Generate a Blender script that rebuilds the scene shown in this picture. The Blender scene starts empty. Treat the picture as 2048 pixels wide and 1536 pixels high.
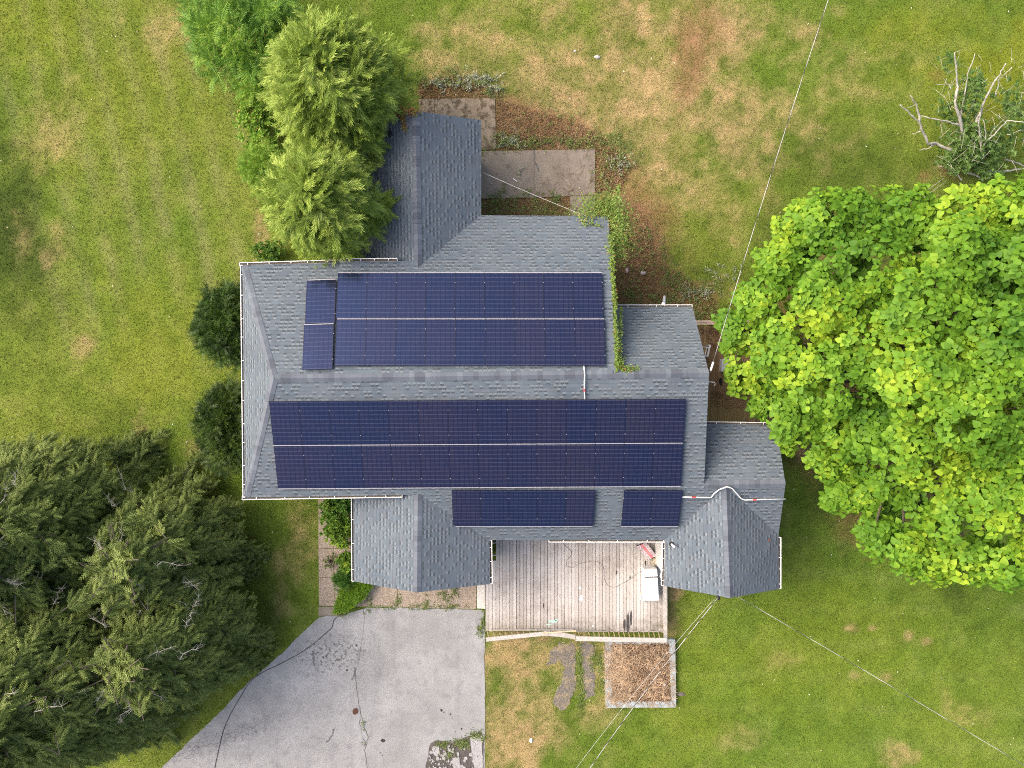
import bpy, math, random
import numpy as np
from mathutils import Vector, Matrix

random.seed(7)
RNG = np.random.default_rng(11)
SC = bpy.context.scene
COL = SC.collection

# ------------------------------------------------------------------ camera
F_PX, CAM_H, NADIR_Y = 1450.0, 31.4, 741.0
TILT = math.atan((768 - NADIR_Y) / F_PX)
cam = bpy.data.cameras.new('camera')
cam.sensor_width = 36.0
cam.lens = F_PX / 2048 * 36.0
cam.clip_start, cam.clip_end = 0.5, 1500.0
cam_o = bpy.data.objects.new('camera', cam)
COL.objects.link(cam_o)
cam_o.location = (0, 0, CAM_H)
cam_o.rotation_euler = (-TILT, 0, 0)
SC.camera = cam_o

# ------------------------------------------------------------------ sky, sun, exposure
SUN_EL, SUN_AZ = math.radians(43), math.radians(-72)
world = bpy.data.worlds.new('World')
SC.world = world
world.use_nodes = True
wn = world.node_tree.nodes
wl = world.node_tree.links
bg = wn['Background']
sky = wn.new('ShaderNodeTexSky')
sky.sky_type = 'NISHITA'
sky.sun_disc = False
sky.sun_elevation = SUN_EL
sky.sun_rotation = SUN_AZ
sky.dust_density = 8.0
sky.air_density = 1.0
sky.ozone_density = 0.4
wl.new(sky.outputs[0], bg.inputs[0])
bg.inputs[1].default_value = 0.15
sun = bpy.data.lights.new('sun', 'SUN')
sun.energy = 0.92
sun.angle = math.radians(58)
sun.color = (1.0, 0.95, 0.87)
sun_o = bpy.data.objects.new('sun', sun)
COL.objects.link(sun_o)
sd = Vector((math.sin(SUN_AZ) * math.cos(SUN_EL), math.cos(SUN_AZ) * math.cos(SUN_EL), math.sin(SUN_EL)))
sun_o.rotation_euler = sd.to_track_quat('Z', 'Y').to_euler()
SC.view_settings.view_transform = 'Standard'
SC.view_settings.look = 'None'
SC.view_settings.exposure = 1.14
SC.view_settings.gamma = 1.0
SC.render.engine = 'CYCLES'
SC.cycles.use_denoising = False
SC.cycles.filter_width = 1.05

# ------------------------------------------------------------------ helpers: pixel of the survey photo -> point at a real height
def ray(px, py):
    d = ((px - 1024) / F_PX, -(py - 768) / F_PX, -1.0)
    c, s = math.cos(-TILT), math.sin(-TILT)
    return np.array([d[0], c * d[1] - s * d[2], s * d[1] + c * d[2]])
EYE = np.array([0, 0, CAM_H])
def P(px, py, z=0.0):
    d = ray(px, py)
    return EYE + d * ((z - CAM_H) / d[2])
class Plane:
    def __init__(s, p, n):
        s.p = np.array(p, float); s.n = np.array(n, float) / np.linalg.norm(n)
    def hit(s, px, py):
        d = ray(px, py)
        return EYE + d * (np.dot(s.p - EYE, s.n) / np.dot(d, s.n))
    def z(s, x, y):
        return s.p[2] - (s.n[0] * (x - s.p[0]) + s.n[1] * (y - s.p[1])) / s.n[2]
    def up(s, h):
        return Plane(s.p + s.n * h, s.n)
def slope_plane(a, b, side, t):
    """plane through the line a-b falling away to `side` (2D vector) with tangent t"""
    a, b = np.array(a, float), np.array(b, float)
    e = (b - a)[:2]; e /= np.linalg.norm(e)
    q = np.array([-e[1], e[0]])
    if np.dot(q, side) < 0: q = -q
    v1 = b - a
    v2 = np.array([q[0], q[1], -t])
    n = np.cross(v1, v2)
    if n[2] < 0: n = -n
    return Plane(a, n)
def unit(v):
    v = np.array(v, float); return v / np.linalg.norm(v)

# ------------------------------------------------------------------ helpers: objects
def tag(o, label=None, cat=None, group=None, kind=None):
    if label: o['label'] = label
    if cat: o['category'] = cat
    if group: o['group'] = group
    if kind: o['kind'] = kind
    return o
def empty(name, loc=(0, 0, 0), parent=None, rot=(0, 0, 0)):
    o = bpy.data.objects.new(name, None)
    COL.objects.link(o)
    o.empty_display_size = 0.2
    o.location = loc
    o.rotation_euler = rot
    if parent: o.parent = parent
    return o
def link(name, me, mat=None, parent=None):
    o = bpy.data.objects.new(name, me)
    COL.objects.link(o)
    if mat is not None:
        for m in (mat if isinstance(mat, (list, tuple)) else [mat]):
            me.materials.append(m)
    if parent:
        o.parent = parent
        if parent.type == 'EMPTY' or True:
            o.matrix_parent_inverse = parent_world(parent).inverted()
    return o
def parent_world(o):
    m = Matrix.LocRotScale(o.location, o.rotation_euler, o.scale)
    if o.parent: m = parent_world(o.parent) @ o.matrix_parent_inverse @ m
    return m

class MB:
    """collects polygons, becomes one mesh"""
    def __init__(s):
        s.v = []; s.f = []; s.m = []; s.uv = {}
    def poly(s, pts, mi=0, uv=None):
        i = len(s.v)
        s.v += [tuple(float(c) for c in p) for p in pts]
        s.f.append(tuple(range(i, i + len(pts)))); s.m.append(mi)
        if uv is not None: s.uv[len(s.f) - 1] = uv
    def hexa(s, b, t, mi=0):
        """b, t: four bottom / four top points, counter-clockwise seen from above"""
        i = len(s.v)
        s.v += [tuple(float(c) for c in p) for p in list(b) + list(t)]
        for q in ((3, 2, 1, 0), (4, 5, 6, 7), (0, 1, 5, 4), (1, 2, 6, 5), (2, 3, 7, 6), (3, 0, 4, 7)):
            s.f.append(tuple(i + k for k in q)); s.m.append(mi)
    def box(s, x0, x1, y0, y1, z0, z1, mi=0):
        s.hexa([(x0, y0, z0), (x1, y0, z0), (x1, y1, z0), (x0, y1, z0)], [(x0, y0, z1), (x1, y0, z1), (x1, y1, z1), (x0, y1, z1)], mi)
    def bar(s, a, b, w, h, mi=0, up=(0, 0, 1)):
        """rectangular bar from a to b, w wide (horizontal), h high, centred"""
        a, b = np.array(a, float), np.array(b, float)
        d = unit(b - a); u = np.array(up, float)
        if abs(np.dot(d, u)) > 0.98: u = np.array([0, 1, 0.0])
        r = unit(np.cross(d, u)); u = np.cross(r, d)
        c = [(-1, -1), (1, -1), (1, 1), (-1, 1)]
        A = [a + r * w / 2 * i + u * h / 2 * j for i, j in c]; B = [b + r * w / 2 * i + u * h / 2 * j for i, j in c]
        s.hexa(A, B, mi)
    def tube(s, pts, rad, n=8, mi=0, cap=True):
        pts = [np.array(p, float) for p in pts]
        if not hasattr(rad, '__len__'): rad = [rad] * len(pts)
        base = len(s.v); r0 = None
        for k, p in enumerate(pts):
            d = unit(pts[min(k + 1, len(pts) - 1)] - pts[max(k - 1, 0)])
            if r0 is None:
                r0 = np.cross(d, [0, 0, 1.0])
                if np.linalg.norm(r0) < 0.1: r0 = np.cross(d, [1.0, 0, 0])
            r = unit(r0 - d * np.dot(r0, d)); r0 = r; q = np.cross(d, r)
            for j in range(n):
                a = 2 * math.pi * j / n
                s.v.append(tuple(p + (r * math.cos(a) + q * math.sin(a)) * rad[k]))
        for k in range(len(pts) - 1):
            for j in range(n):
                j2 = (j + 1) % n
                s.f.append((base + k * n + j, base + k * n + j2, base + (k + 1) * n + j2, base + (k + 1) * n + j)); s.m.append(mi)
        if cap:
            s.f.append(tuple(base + j for j in range(n))[::-1]); s.m.append(mi)
            e = base + (len(pts) - 1) * n
            s.f.append(tuple(e + j for j in range(n))); s.m.append(mi)
    def disc(s, c, r, z0, z1, n=24, mi=0):
        s.tube([(c[0], c[1], z0), (c[0], c[1], z1)], r, n, mi)
    def build(s, name, mat, parent=None, smooth=False, bevel=0):
        me = bpy.data.meshes.new(name)
        me.from_pydata(s.v, [], s.f)
        if s.uv:
            l = me.uv_layers.new(name='UVMap')
            for fi, uv in s.uv.items():
                for k, li in enumerate(me.polygons[fi].loop_indices): l.data[li].uv = uv[k]
        o = link(name, me, mat, parent)
        me.polygons.foreach_set('material_index', s.m)
        if smooth: me.polygons.foreach_set('use_smooth', [True] * len(me.polygons))
        me.update()
        if bevel:
            b = o.modifiers.new('bevel', 'BEVEL'); b.width = bevel; b.segments = 2; b.limit_method = 'ANGLE'
        return o

def fast_mesh(name, V, Fc, mat, parent=None, col=None, smooth=False, mi=None):
    V = np.ascontiguousarray(V, np.float32); Fc = np.ascontiguousarray(Fc, np.int32)
    me = bpy.data.meshes.new(name)
    n, k = Fc.shape
    me.vertices.add(len(V)); me.vertices.foreach_set('co', V.ravel())
    me.loops.add(n * k); me.loops.foreach_set('vertex_index', Fc.ravel())
    me.polygons.add(n); me.polygons.foreach_set('loop_start', np.arange(n, dtype=np.int32) * k)
    if smooth: me.polygons.foreach_set('use_smooth', np.ones(n, bool))
    if col is not None:
        a = me.color_attributes.new('tint', 'FLOAT_COLOR', 'POINT')
        a.data.foreach_set('color', np.ascontiguousarray(col, np.float32).ravel())
    me.update(calc_edges=True)
    o = link(name, me, mat, parent)
    if mi is not None: me.polygons.foreach_set('material_index', np.ascontiguousarray(mi, np.int32))
    return o
def stamp(TV, TF, M, pos):
    """copies template (n,3)/(m,k) by matrices M (I,3,3) (columns = axes, scale inside) and positions (I,3)"""
    V = np.einsum('iab,nb->ina', M, TV) + pos[:, None, :]
    n = len(TV)
    Fc = TF[None] + (np.arange(len(pos)) * n)[:, None, None]
    return V.reshape(-1, 3), Fc.reshape(-1, TF.shape[1])
def frames(fwd, upv, roll=None):
    """(I,3) forward (y axis) and approximate up -> (I,3,3) rotation with columns x,y,z"""
    y = fwd / np.linalg.norm(fwd, axis=1, keepdims=True)
    x = np.cross(y, upv)
    ln = np.linalg.norm(x, axis=1, keepdims=True); bad = ln[:, 0] < 1e-3
    x[bad] = np.cross(y[bad], [1.0, 0.3, 0.2]); ln = np.linalg.norm(x, axis=1, keepdims=True)
    x = x / ln; z = np.cross(x, y)
    if roll is not None:
        c, s = np.cos(roll)[:, None], np.sin(roll)[:, None]
        x, z = x * c + z * s, z * c - x * s
    return np.stack([x, y, z], axis=2)
def cat_parts(parts):
    V, Fs, o = [], [], 0
    for v, f in parts:
        V.append(v); Fs.append(f + o); o += len(v)
    return np.concatenate(V), np.concatenate(Fs)

# noise in numpy (for placing wear, dry grass, clump tints)
def vnoise(x, y, sc, seed=0):
    x = np.asarray(x, float) / sc; y = np.asarray(y, float) / sc
    xi, yi = np.floor(x).astype(np.int64), np.floor(y).astype(np.int64)
    fx, fy = x - xi, y - yi
    fx, fy = fx * fx * (3 - 2 * fx), fy * fy * (3 - 2 * fy)
    def h(a, b):
        n = (a * 374761393 + b * 668265263 + seed * 974634777) & 0x7fffffff
        n = ((n ^ (n >> 13)) * 1274126177) & 0x7fffffff
        n = n ^ (n >> 16)
        return (n & 0xffff) / 65535.0
    return (h(xi, yi) * (1 - fx) + h(xi + 1, yi) * fx) * (1 - fy) + (h(xi, yi + 1) * (1 - fx) + h(xi + 1, yi + 1) * fx) * fy
def fbm(x, y, sc, seed=0, oc=4):
    s = 0; a = 1; t = 0
    for k in range(oc):
        s = s + a * vnoise(x, y, sc / 2 ** k, seed + k * 17); t += a; a *= 0.55
    return s / t
def in_poly(x, y, poly):
    poly = np.array(poly)[:, :2]
    r = np.zeros(np.shape(x), bool)
    j = len(poly) - 1
    for i in range(len(poly)):
        xi, yi = poly[i]; xj, yj = poly[j]
        c = ((yi > y) != (yj > y)) & (x < (xj - xi) * (y - yi) / (yj - yi + 1e-12) + xi)
        r ^= c; j = i
    return r
def PX(lst, z=0.0):
    return [P(a, b, z) for a, b in lst]
def sample_poly(poly, n, rng=RNG):
    p = np.array(poly)[:, :2]; lo, hi = p.min(0), p.max(0)
    out = np.zeros((0, 2))
    while len(out) < n:
        q = rng.uniform(lo, hi, (n * 2, 2)); out = np.concatenate([out, q[in_poly(q[:, 0], q[:, 1], p)]])
    return out[:n]

# ------------------------------------------------------------------ helpers: materials
class S:
    """a socket with arithmetic"""
    def __init__(s, nt, sock): s.nt, s.k = nt, sock
    def _m(s, op, b=None, c=None):
        n = s.nt.nodes.new('ShaderNodeMath'); n.operation = op
        s.nt.links.new(s.k, n.inputs[0])
        for i, q in ((1, b), (2, c)):
            if q is None: continue
            if isinstance(q, S): s.nt.links.new(q.k, n.inputs[i])
            else: n.inputs[i].default_value = q
        return S(s.nt, n.outputs[0])
    def __add__(s, b): return s._m('ADD', b)
    def __sub__(s, b): return s._m('SUBTRACT', b)
    def __mul__(s, b): return s._m('MULTIPLY', b)
    def __truediv__(s, b): return s._m('DIVIDE', b)
    def floor(s): return s._m('FLOOR')
    def fract(s): return s._m('FRACT')
    def lt(s, b): return s._m('LESS_THAN', b)
    def gt(s, b): return s._m('GREATER_THAN', b)
    def abs(s): return s._m('ABSOLUTE')
    def pow(s, b): return s._m('POWER', b)
    def clamp(s):
        r = s._m('ADD', 0.0); r.k.node.use_clamp = True; return r
    def ramp(s, a, b):
        n = s.nt.nodes.new('ShaderNodeMapRange'); n.inputs[1].default_value = a; n.inputs[2].default_value = b
        s.nt.links.new(s.k, n.inputs[0]); return S(s.nt, n.outputs[0])
class Mat:
    def __init__(s, name, rough=0.8, spec=0.3):
        s.mat = bpy.data.materials.new(name); s.mat.use_nodes = True
        s.nt = s.mat.node_tree; s.b = s.nt.nodes['Principled BSDF']; s.out = s.nt.nodes['Material Output']
        s.b.inputs['Roughness'].default_value = rough
        s.b.inputs['Specular IOR Level'].default_value = spec
    def node(s, t): return s.nt.nodes.new(t)
    def coord(s, which='Object'):
        return s.node('ShaderNodeTexCoord').outputs[which]
    def pos(s): return s.node('ShaderNodeNewGeometry').outputs['Position']
    def sep(s, sock):
        n = s.node('ShaderNodeSeparateXYZ'); s.nt.links.new(sock, n.inputs[0]); return [S(s.nt, o) for o in n.outputs]
    def noise(s, vec, scale, detail=4, rough=0.6, dist=0.0):
        n = s.node('ShaderNodeTexNoise'); n.inputs['Scale'].default_value = scale; n.inputs['Detail'].default_value = detail
        n.inputs['Roughness'].default_value = rough; n.inputs['Distortion'].default_value = dist
        s.nt.links.new(vec, n.inputs['Vector']); return S(s.nt, n.outputs[0])
    def scaled(s, vec, sx, sy, sz):
        n = s.node('ShaderNodeMapping'); n.inputs['Scale'].default_value = (sx, sy, sz); s.nt.links.new(vec, n.inputs[0]); return n.outputs[0]
    def voro(s, vec, scale, feat='F1', out=0):
        n = s.node('ShaderNodeTexVoronoi'); n.feature = feat; n.inputs['Scale'].default_value = scale
        s.nt.links.new(vec, n.inputs['Vector']); return S(s.nt, n.outputs[out])
    def white(s, *c):
        n = s.node('ShaderNodeTexWhiteNoise'); n.noise_dimensions = '3D'
        v = s.node('ShaderNodeCombineXYZ')
        for i, q in enumerate(c):
            if isinstance(q, S): s.nt.links.new(q.k, v.inputs[i])
            else: v.inputs[i].default_value = q
        s.nt.links.new(v.outputs[0], n.inputs['Vector']); return S(s.nt, n.outputs['Value'])
    def mix(s, f, a, b, mode='MIX'):
        n = s.node('ShaderNodeMix'); n.data_type = 'RGBA'; n.blend_type = mode
        for i, q in ((0, f), (6, a), (7, b)):
            if isinstance(q, S): s.nt.links.new(q.k, n.inputs[i])
            elif hasattr(q, 'is_linked'): s.nt.links.new(q, n.inputs[i])
            elif i == 0: n.inputs[0].default_value = q
            else: n.inputs[i].default_value = (*q, 1)
        return n.outputs[2]
    def color(s, sock):
        if isinstance(sock, tuple): s.b.inputs['Base Color'].default_value = (*sock, 1)
        else: s.nt.links.new(sock.k if isinstance(sock, S) else sock, s.b.inputs['Base Color'])
        return s
    def roughness(s, sock): s.nt.links.new(sock.k, s.b.inputs['Roughness']); return s
    def bump(s, h, dist=0.01, strength=1.0):
        n = s.node('ShaderNodeBump'); n.inputs['Distance'].default_value = dist; n.inputs['Strength'].default_value = strength
        s.nt.links.new(h.k, n.inputs['Height']); s.nt.links.new(n.outputs[0], s.b.inputs['Normal']); return s
    def island(s): return S(s.nt, s.node('ShaderNodeNewGeometry').outputs['Random Per Island'])
    def attr(s, name='tint'):
        n = s.node('ShaderNodeAttribute'); n.attribute_name = name; return n.outputs['Color']
    def translucent(s, sock, f):
        t = s.node('ShaderNodeBsdfTranslucent'); m = s.node('ShaderNodeMixShader'); m.inputs[0].default_value = f
        s.nt.links.new(sock, t.inputs[0]); s.nt.links.new(s.b.outputs[0], m.inputs[1]); s.nt.links.new(t.outputs[0], m.inputs[2])
        s.nt.links.new(m.outputs[0], s.out.inputs[0]); return s

def plain(name, rgb, rough=0.6, var=0.12, scale=6, spec=0.3, metal=0, dirt=None):
    m = Mat(name, rough, spec)
    n = m.noise(m.coord(), scale, 5, 0.65)
    lo = tuple(c * (1 - var) for c in rgb); hi = tuple(min(1, c * (1 + var)) for c in rgb)
    c = m.mix(n.ramp(0.3, 0.7), lo, hi)
    if dirt:
        d = m.noise(m.coord(), scale * 0.4, 6, 0.75)
        c = m.mix(d.ramp(0.56, 0.72), c, dirt)
    m.color(c); m.b.inputs['Metallic'].default_value = metal
    return m.mat
def foliage(name, dark, mid, light, trans=0.25, clump=0.9, rough=0.55, spec=0.25, dead=None, dead_share=0.02, wr=.62, wn=.5):
    m = Mat(name, rough, spec)
    r = m.island()
    n = m.noise(m.pos(), clump, 3, 0.6)
    k = (r * wr + n.ramp(0.3, 0.72) * wn)
    c = m.mix(k.ramp(0.1, 0.6), dark, mid)
    c = m.mix(k.ramp(0.6, 1.05), c, light)
    if dead:
        w = m.white(r * 91.7, 3.1, 0.0)
        c = m.mix(w.lt(dead_share), c, dead)
    m.color(c); m.translucent(c, trans)
    return m.mat

# roofing: laminated shingles drawn in metres along the slope (UV = metres)
def shingle_mat():
    m = Mat('grey_shingles', 0.93, 0.15)
    u, v, _ = m.sep(m.coord('UV'))
    row = (v / 0.143).floor(); fv = (v / 0.143).fract()
    uu = u + m.white(row, 7.0, 0.0) * 3.0
    cell = (uu / 0.165).floor(); fu = (uu / 0.165).fract()
    r = m.white(row, cell, 1.0); r2 = m.white(row, (uu / 0.31).floor(), 5.0)
    n = m.noise(m.coord('UV'), 130, 2, 0.7)
    big = m.noise(m.coord('UV'), 0.55, 4, 0.6)
    base = m.mix(r2, (0.086, 0.109, 0.139), (0.113, 0.140, 0.172))
    warm = m.white(row, (uu / 0.62).floor(), 9.0)
    base = m.mix(warm.gt(0.82) * 0.35, base, (0.128, 0.132, 0.148))
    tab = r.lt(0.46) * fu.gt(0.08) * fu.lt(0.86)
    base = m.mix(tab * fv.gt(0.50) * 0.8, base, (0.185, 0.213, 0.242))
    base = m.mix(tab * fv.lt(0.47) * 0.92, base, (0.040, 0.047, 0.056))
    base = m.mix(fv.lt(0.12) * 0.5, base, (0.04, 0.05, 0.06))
    base = m.mix(n.ramp(0.25, 0.75) * 0.35, base, (0.075, 0.092, 0.105))
    base = m.mix(big.ramp(0.35, 0.7) * 0.35, base, (0.150, 0.176, 0.198))
    stk = m.noise(m.scaled(m.coord('UV'), 2.2, 0.35, 1), 1.0, 5, 0.65)
    base = m.mix(stk.ramp(0.52, 0.75) * 0.35, base, (0.085, 0.092, 0.098))
    m.color(base)
    m.bump(fv * 0.6 + tab * 0.35 + n * 0.25, 0.012, 0.7)
    return m.mat
def cap_mat():
    m = Mat('grey_ridge_shingles', 0.93, 0.15)
    u, v, _ = m.sep(m.coord('UV'))
    c = (u / 0.19).floor(); fu = (u / 0.19).fract()
    r = m.white(c, 2.0, 4.0)
    n = m.noise(m.coord('UV'), 120, 2, 0.7)
    col = m.mix(r, (0.104, 0.120, 0.148), (0.136, 0.154, 0.186))
    col = m.mix(r.gt(0.84), col, (0.145, 0.168, 0.198))
    col = m.mix(r.lt(0.14), col, (0.092, 0.104, 0.130))
    col = m.mix(fu.lt(0.06) * 0.4, col, (0.05, 0.05, 0.06))
    col = m.mix(n.ramp(0.3, 0.7) * 0.25, col, (0.09, 0.095, 0.11))
    m.color(col); m.bump(fu * 0.5 + n * 0.3, 0.01, 0.5)
    return m.mat
def siding_mat():
    m = Mat('white_siding', 0.6, 0.3)
    _, _, z = m.sep(m.pos())
    f = (z / 0.12).fract()
    n = m.noise(m.coord(), 3, 5, 0.7)
    c = m.mix(n.ramp(0.35, 0.75), (0.62, 0.61, 0.58), (0.72, 0.71, 0.69))
    c = m.mix(f.lt(0.07) * 0.5, c, (0.3, 0.3, 0.29))
    m.color(c); m.bump(f, 0.02, 0.8)
    return m.mat
M = {}
M['shingle'] = shingle_mat(); M['cap'] = cap_mat(); M['siding'] = siding_mat()
M['trim'] = plain('grey_trim', (0.42, 0.42, 0.41), 0.6, 0.1, 5)
M['white'] = plain('white_painted_metal', (0.86, 0.86, 0.86), 0.4, 0.05, 4, 0.4, dirt=(0.55, 0.53, 0.48))
M['enamel'] = plain('white_enamel', (0.74, 0.74, 0.75), 0.35, 0.05, 3, 0.4)
M['litterfill'] = plain('gutter_leaves', (0.10, 0.085, 0.07), 0.95, 0.5, 24, 0.1, dirt=(0.15, 0.08, 0.045))
M['conduit'] = plain('galvanised_conduit', (0.66, 0.67, 0.68), 0.45, 0.1, 10, 0.5)
M['red'] = plain('red_tag', (0.55, 0.08, 0.07), 0.6, 0.15, 20)
M['black'] = plain('black_rubber', (0.018, 0.018, 0.02), 0.6, 0.3, 12)
M['pipe'] = plain('pale_pipe', (0.72, 0.70, 0.68), 0.55, 0.1, 12)
M['rustpipe'] = plain('rusty_pipe', (0.12, 0.055, 0.04), 0.85, 0.4, 20)
M['soil'] = plain('dark_soil', (0.055, 0.036, 0.024), 0.97, 0.45, 9, 0.1)
M['bark'] = plain('grey_bark', (0.10, 0.085, 0.07), 0.95, 0.4, 9, 0.1)
M['lichen'] = plain('lichen_bark', (0.36, 0.345, 0.30), 0.95, 0.4, 9, 0.1, dirt=(0.09, 0.07, 0.055))
M['deadtwig'] = plain('dead_twig', (0.36, 0.34, 0.28), 0.95, 0.3, 8, 0.1)
M['straw'] = plain('dry_stem', (0.40, 0.29, 0.19), 0.95, 0.4, 3, 0.1)
M['deadstem'] = plain('brown_stem', (0.13, 0.075, 0.045), 0.95, 0.5, 3, 0.1)
M['rock'] = plain('pale_rock', (0.40, 0.39, 0.37), 0.9, 0.25, 8, 0.2)
M['wire'] = plain('aluminium_cable', (0.42, 0.41, 0.40), 0.6, 0.3, 1.2, 0.3)
M['wiredark'] = plain('black_cable', (0.035, 0.035, 0.035), 0.6, 0.3, 2)
M['plastic'] = plain('pale_plastic', (0.62, 0.60, 0.62), 0.5, 0.06, 4, 0.4)

# ================================================================== the house: planes of the roof, read off the photo at real heights
R0, R1 = P(548, 757, 5.6), P(1418, 746, 5.6)
pl_S = slope_plane(R0, R1, (0, -1), 0.262)
pl_shed = slope_plane(R0 + [0, 0, .02], R1 + [0, 0, .02], (0, 1), 0.212)
pl_NL = slope_plane(R0, R1, (0, 1), 0.285)
pl_NE = slope_plane(R0, R1, (0, 1), 0.86)
NW = pl_NL.hit(485, 530); SW = pl_S.hit(490, 995)
def plane3(a, b, c):
    n = np.cross(np.array(b) - a, np.array(c) - a)
    return Plane(a, n if n[2] > 0 else -n)
pl_W = plane3(R0, NW, SW)
brN0, brN1 = pl_shed.hit(836, 537), pl_shed.hit(1222, 540)
pl_Nlow = slope_plane(brN0, brN1, (0, 1), 0.52)
valN = pl_Nlow.hit(962, 430); lowC = pl_Nlow.hit(1217, 432)
wr1 = P(831, 222, brN0[2] - 0.02)
wr0 = np.array([brN0[0], brN0[1], brN0[2] - 0.02])
pl_wE = plane3(wr0, wr1, valN)
tW = (wr0[2] - valN[2]) / (valN[0] - wr0[0])
pl_wW = slope_plane(wr0, wr1, (-1, 0), tW)
# lower south side
L0, L1 = P(846, 983, 4.47), P(1571, 969, 4.47)
pl_L = slope_plane(L0, L1, (0, -1), 0.46)
Le0, Le1 = pl_L.hit(979, 1080), pl_L.hit(1330, 1080)
gr0, gr1 = P(836, 978, 4.44), P(834, 1185, 4.44)
pl_gE = plane3(gr0, gr1, Le0); tg = (gr0[2] - Le0[2]) / (Le0[0] - gr0[0])
pl_gW = slope_plane(gr0, gr1, (-1, 0), tg)
hr0, hr1 = P(1452, 974, 4.46), P(1460, 1196, 4.46)
pl_hW = plane3(hr0, hr1, Le1)
pl_hE = slope_plane(hr0, hr1, (1, 0), (hr0[2] - Le1[2]) / (hr0[0] - Le1[0]))
G0, G1 = P(1406, 970, 4.5), P(1571, 967, 4.5)
pl_gN = slope_plane(G0, G1, (0, 1), 0.42)

house = empty('house', (0, 0, 0))
tag(house, 'rambling grey shingled house with white gutters seen from straight above', 'house')

def roof(faces, skirt=0.2, flat_under=True):
    """faces: lists of 3D points; boundary edges get a fascia"""
    mb = MB(); key = lambda p: tuple(np.round(p, 3)); edges = {}
    for pts in faces:
        pts = [np.array(p, float) for p in pts]
        n = np.zeros(3)
        for i in range(len(pts)):
            a, b = pts[i], pts[(i + 1) % len(pts)]; n += np.cross(a, b)
        if n[2] < 0: pts = pts[::-1]; n = -n
        n = n / np.linalg.norm(n)
        h = unit(np.cross([0, 0, 1.0], n)); s = np.cross(n, h)
        mb.poly(pts, 0, [(float(np.dot(p, h)) + 40, float(np.dot(p, s)) + 40) for p in pts])
        mb.poly([p - [0, 0, skirt] for p in pts[::-1]], 1)
        for i in range(len(pts)):
            a, b = pts[i], pts[(i + 1) % len(pts)]
            edges.setdefault(frozenset((key(a), key(b))), []).append((a, b))
    for e, l in edges.items():
        if len(l) == 1:
            a, b = l[0]; d = np.array([0, 0, skirt])
            mb.poly([a, a - d, b - d, b], 1)
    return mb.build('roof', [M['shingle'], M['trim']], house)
def cap(par, a, b, zl, zr, w=0.155, lift=0.007):
    """ridge shingles from a to b; zl / zr give the height of the roof planes either side"""
    a, b = np.array(a, float), np.array(b, float)
    d = unit((b - a) * [1, 1, 0]); q = np.array([-d[1], d[0], 0]); mb = MB(); L = np.linalg.norm(b - a)
    n = max(2, int(L / 0.19))
    for k in range(n):
        p0, p1 = a + (b - a) * (k / n), a + (b - a) * ((k + 1) / n)
        lf = lift + 0.002 * (k % 2)
        row = []
        for p, ex in ((p0, 0.006), (p1, 0.0)):
            l = p + q * w; l[2] = zl(l[0], l[1]) + lf + ex
            r = p - q * w; r[2] = zr(r[0], r[1]) + lf + ex
            t = p + [0, 0, lf + ex + 0.008]; row.append((l, t, r))
        u0, u1 = L * k / n + 0.03, L * k / n + 0.16
        (l0, t0, r0), (l1, t1, r1) = row
        mb.poly([l0, t0, t1, l1][::-1], 0, [(u0, w), (u0, 0), (u1, 0), (u1, w)][::-1])
        mb.poly([t0, r0, r1, t1][::-1], 0, [(u0, 0), (u0, -w), (u1, -w), (u1, 0)][::-1])
    o = mb.build('ridge_cap', M['cap'], par)
    return o
def gutter(par, a, b, out, hangers, fill=0.9, downspout=False):
    """white gutter along the eave a-b, out = outward horizontal direction"""
    a, b = np.array(a, float), np.array(b, float)
    o3 = np.array([out[0], out[1], 0.0]); d = unit(b - a); mb = MB()
    A = a - o3 * 0.035 - [0, 0, 0.03]; B = b - o3 * 0.035 - [0, 0, 0.03]
    W, Hh = 0.125, 0.10
    mb.bar(A - [0, 0, Hh / 2], B - [0, 0, Hh / 2], 0.008, Hh, 0)
    mb.bar(A + o3 * W / 2 - [0, 0, Hh], B + o3 * W / 2 - [0, 0, Hh], W, 0.012, 0)
    mb.bar(A + o3 * W - [0, 0, Hh / 2], B + o3 * W - [0, 0, Hh / 2], 0.014, Hh, 0)
    mb.bar(A + o3 * (W - 0.004), B + o3 * (W - 0.004), 0.021, 0.016, 0)
    mb.bar(A + o3 * (W / 2) - [0, 0, 0.07], B + o3 * (W / 2) - [0, 0, 0.07], W - 0.04, 0.03, 1)
    for p in (A, B): mb.bar(p - [0, 0, Hh / 2], p + o3 * W - [0, 0, Hh / 2], 0.012, Hh, 0)
    for k in range(hangers):
        c = A + (B - A) * ((k + 0.5 + random.uniform(-.12, .12)) / hangers)
        mb.bar(c + o3 * 0.045, c + o3 * W + [0, 0, 0.002], 0.02, 0.012, 0)
    return mb.build('gutter', [M['white'], M['litterfill']], par)

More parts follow.
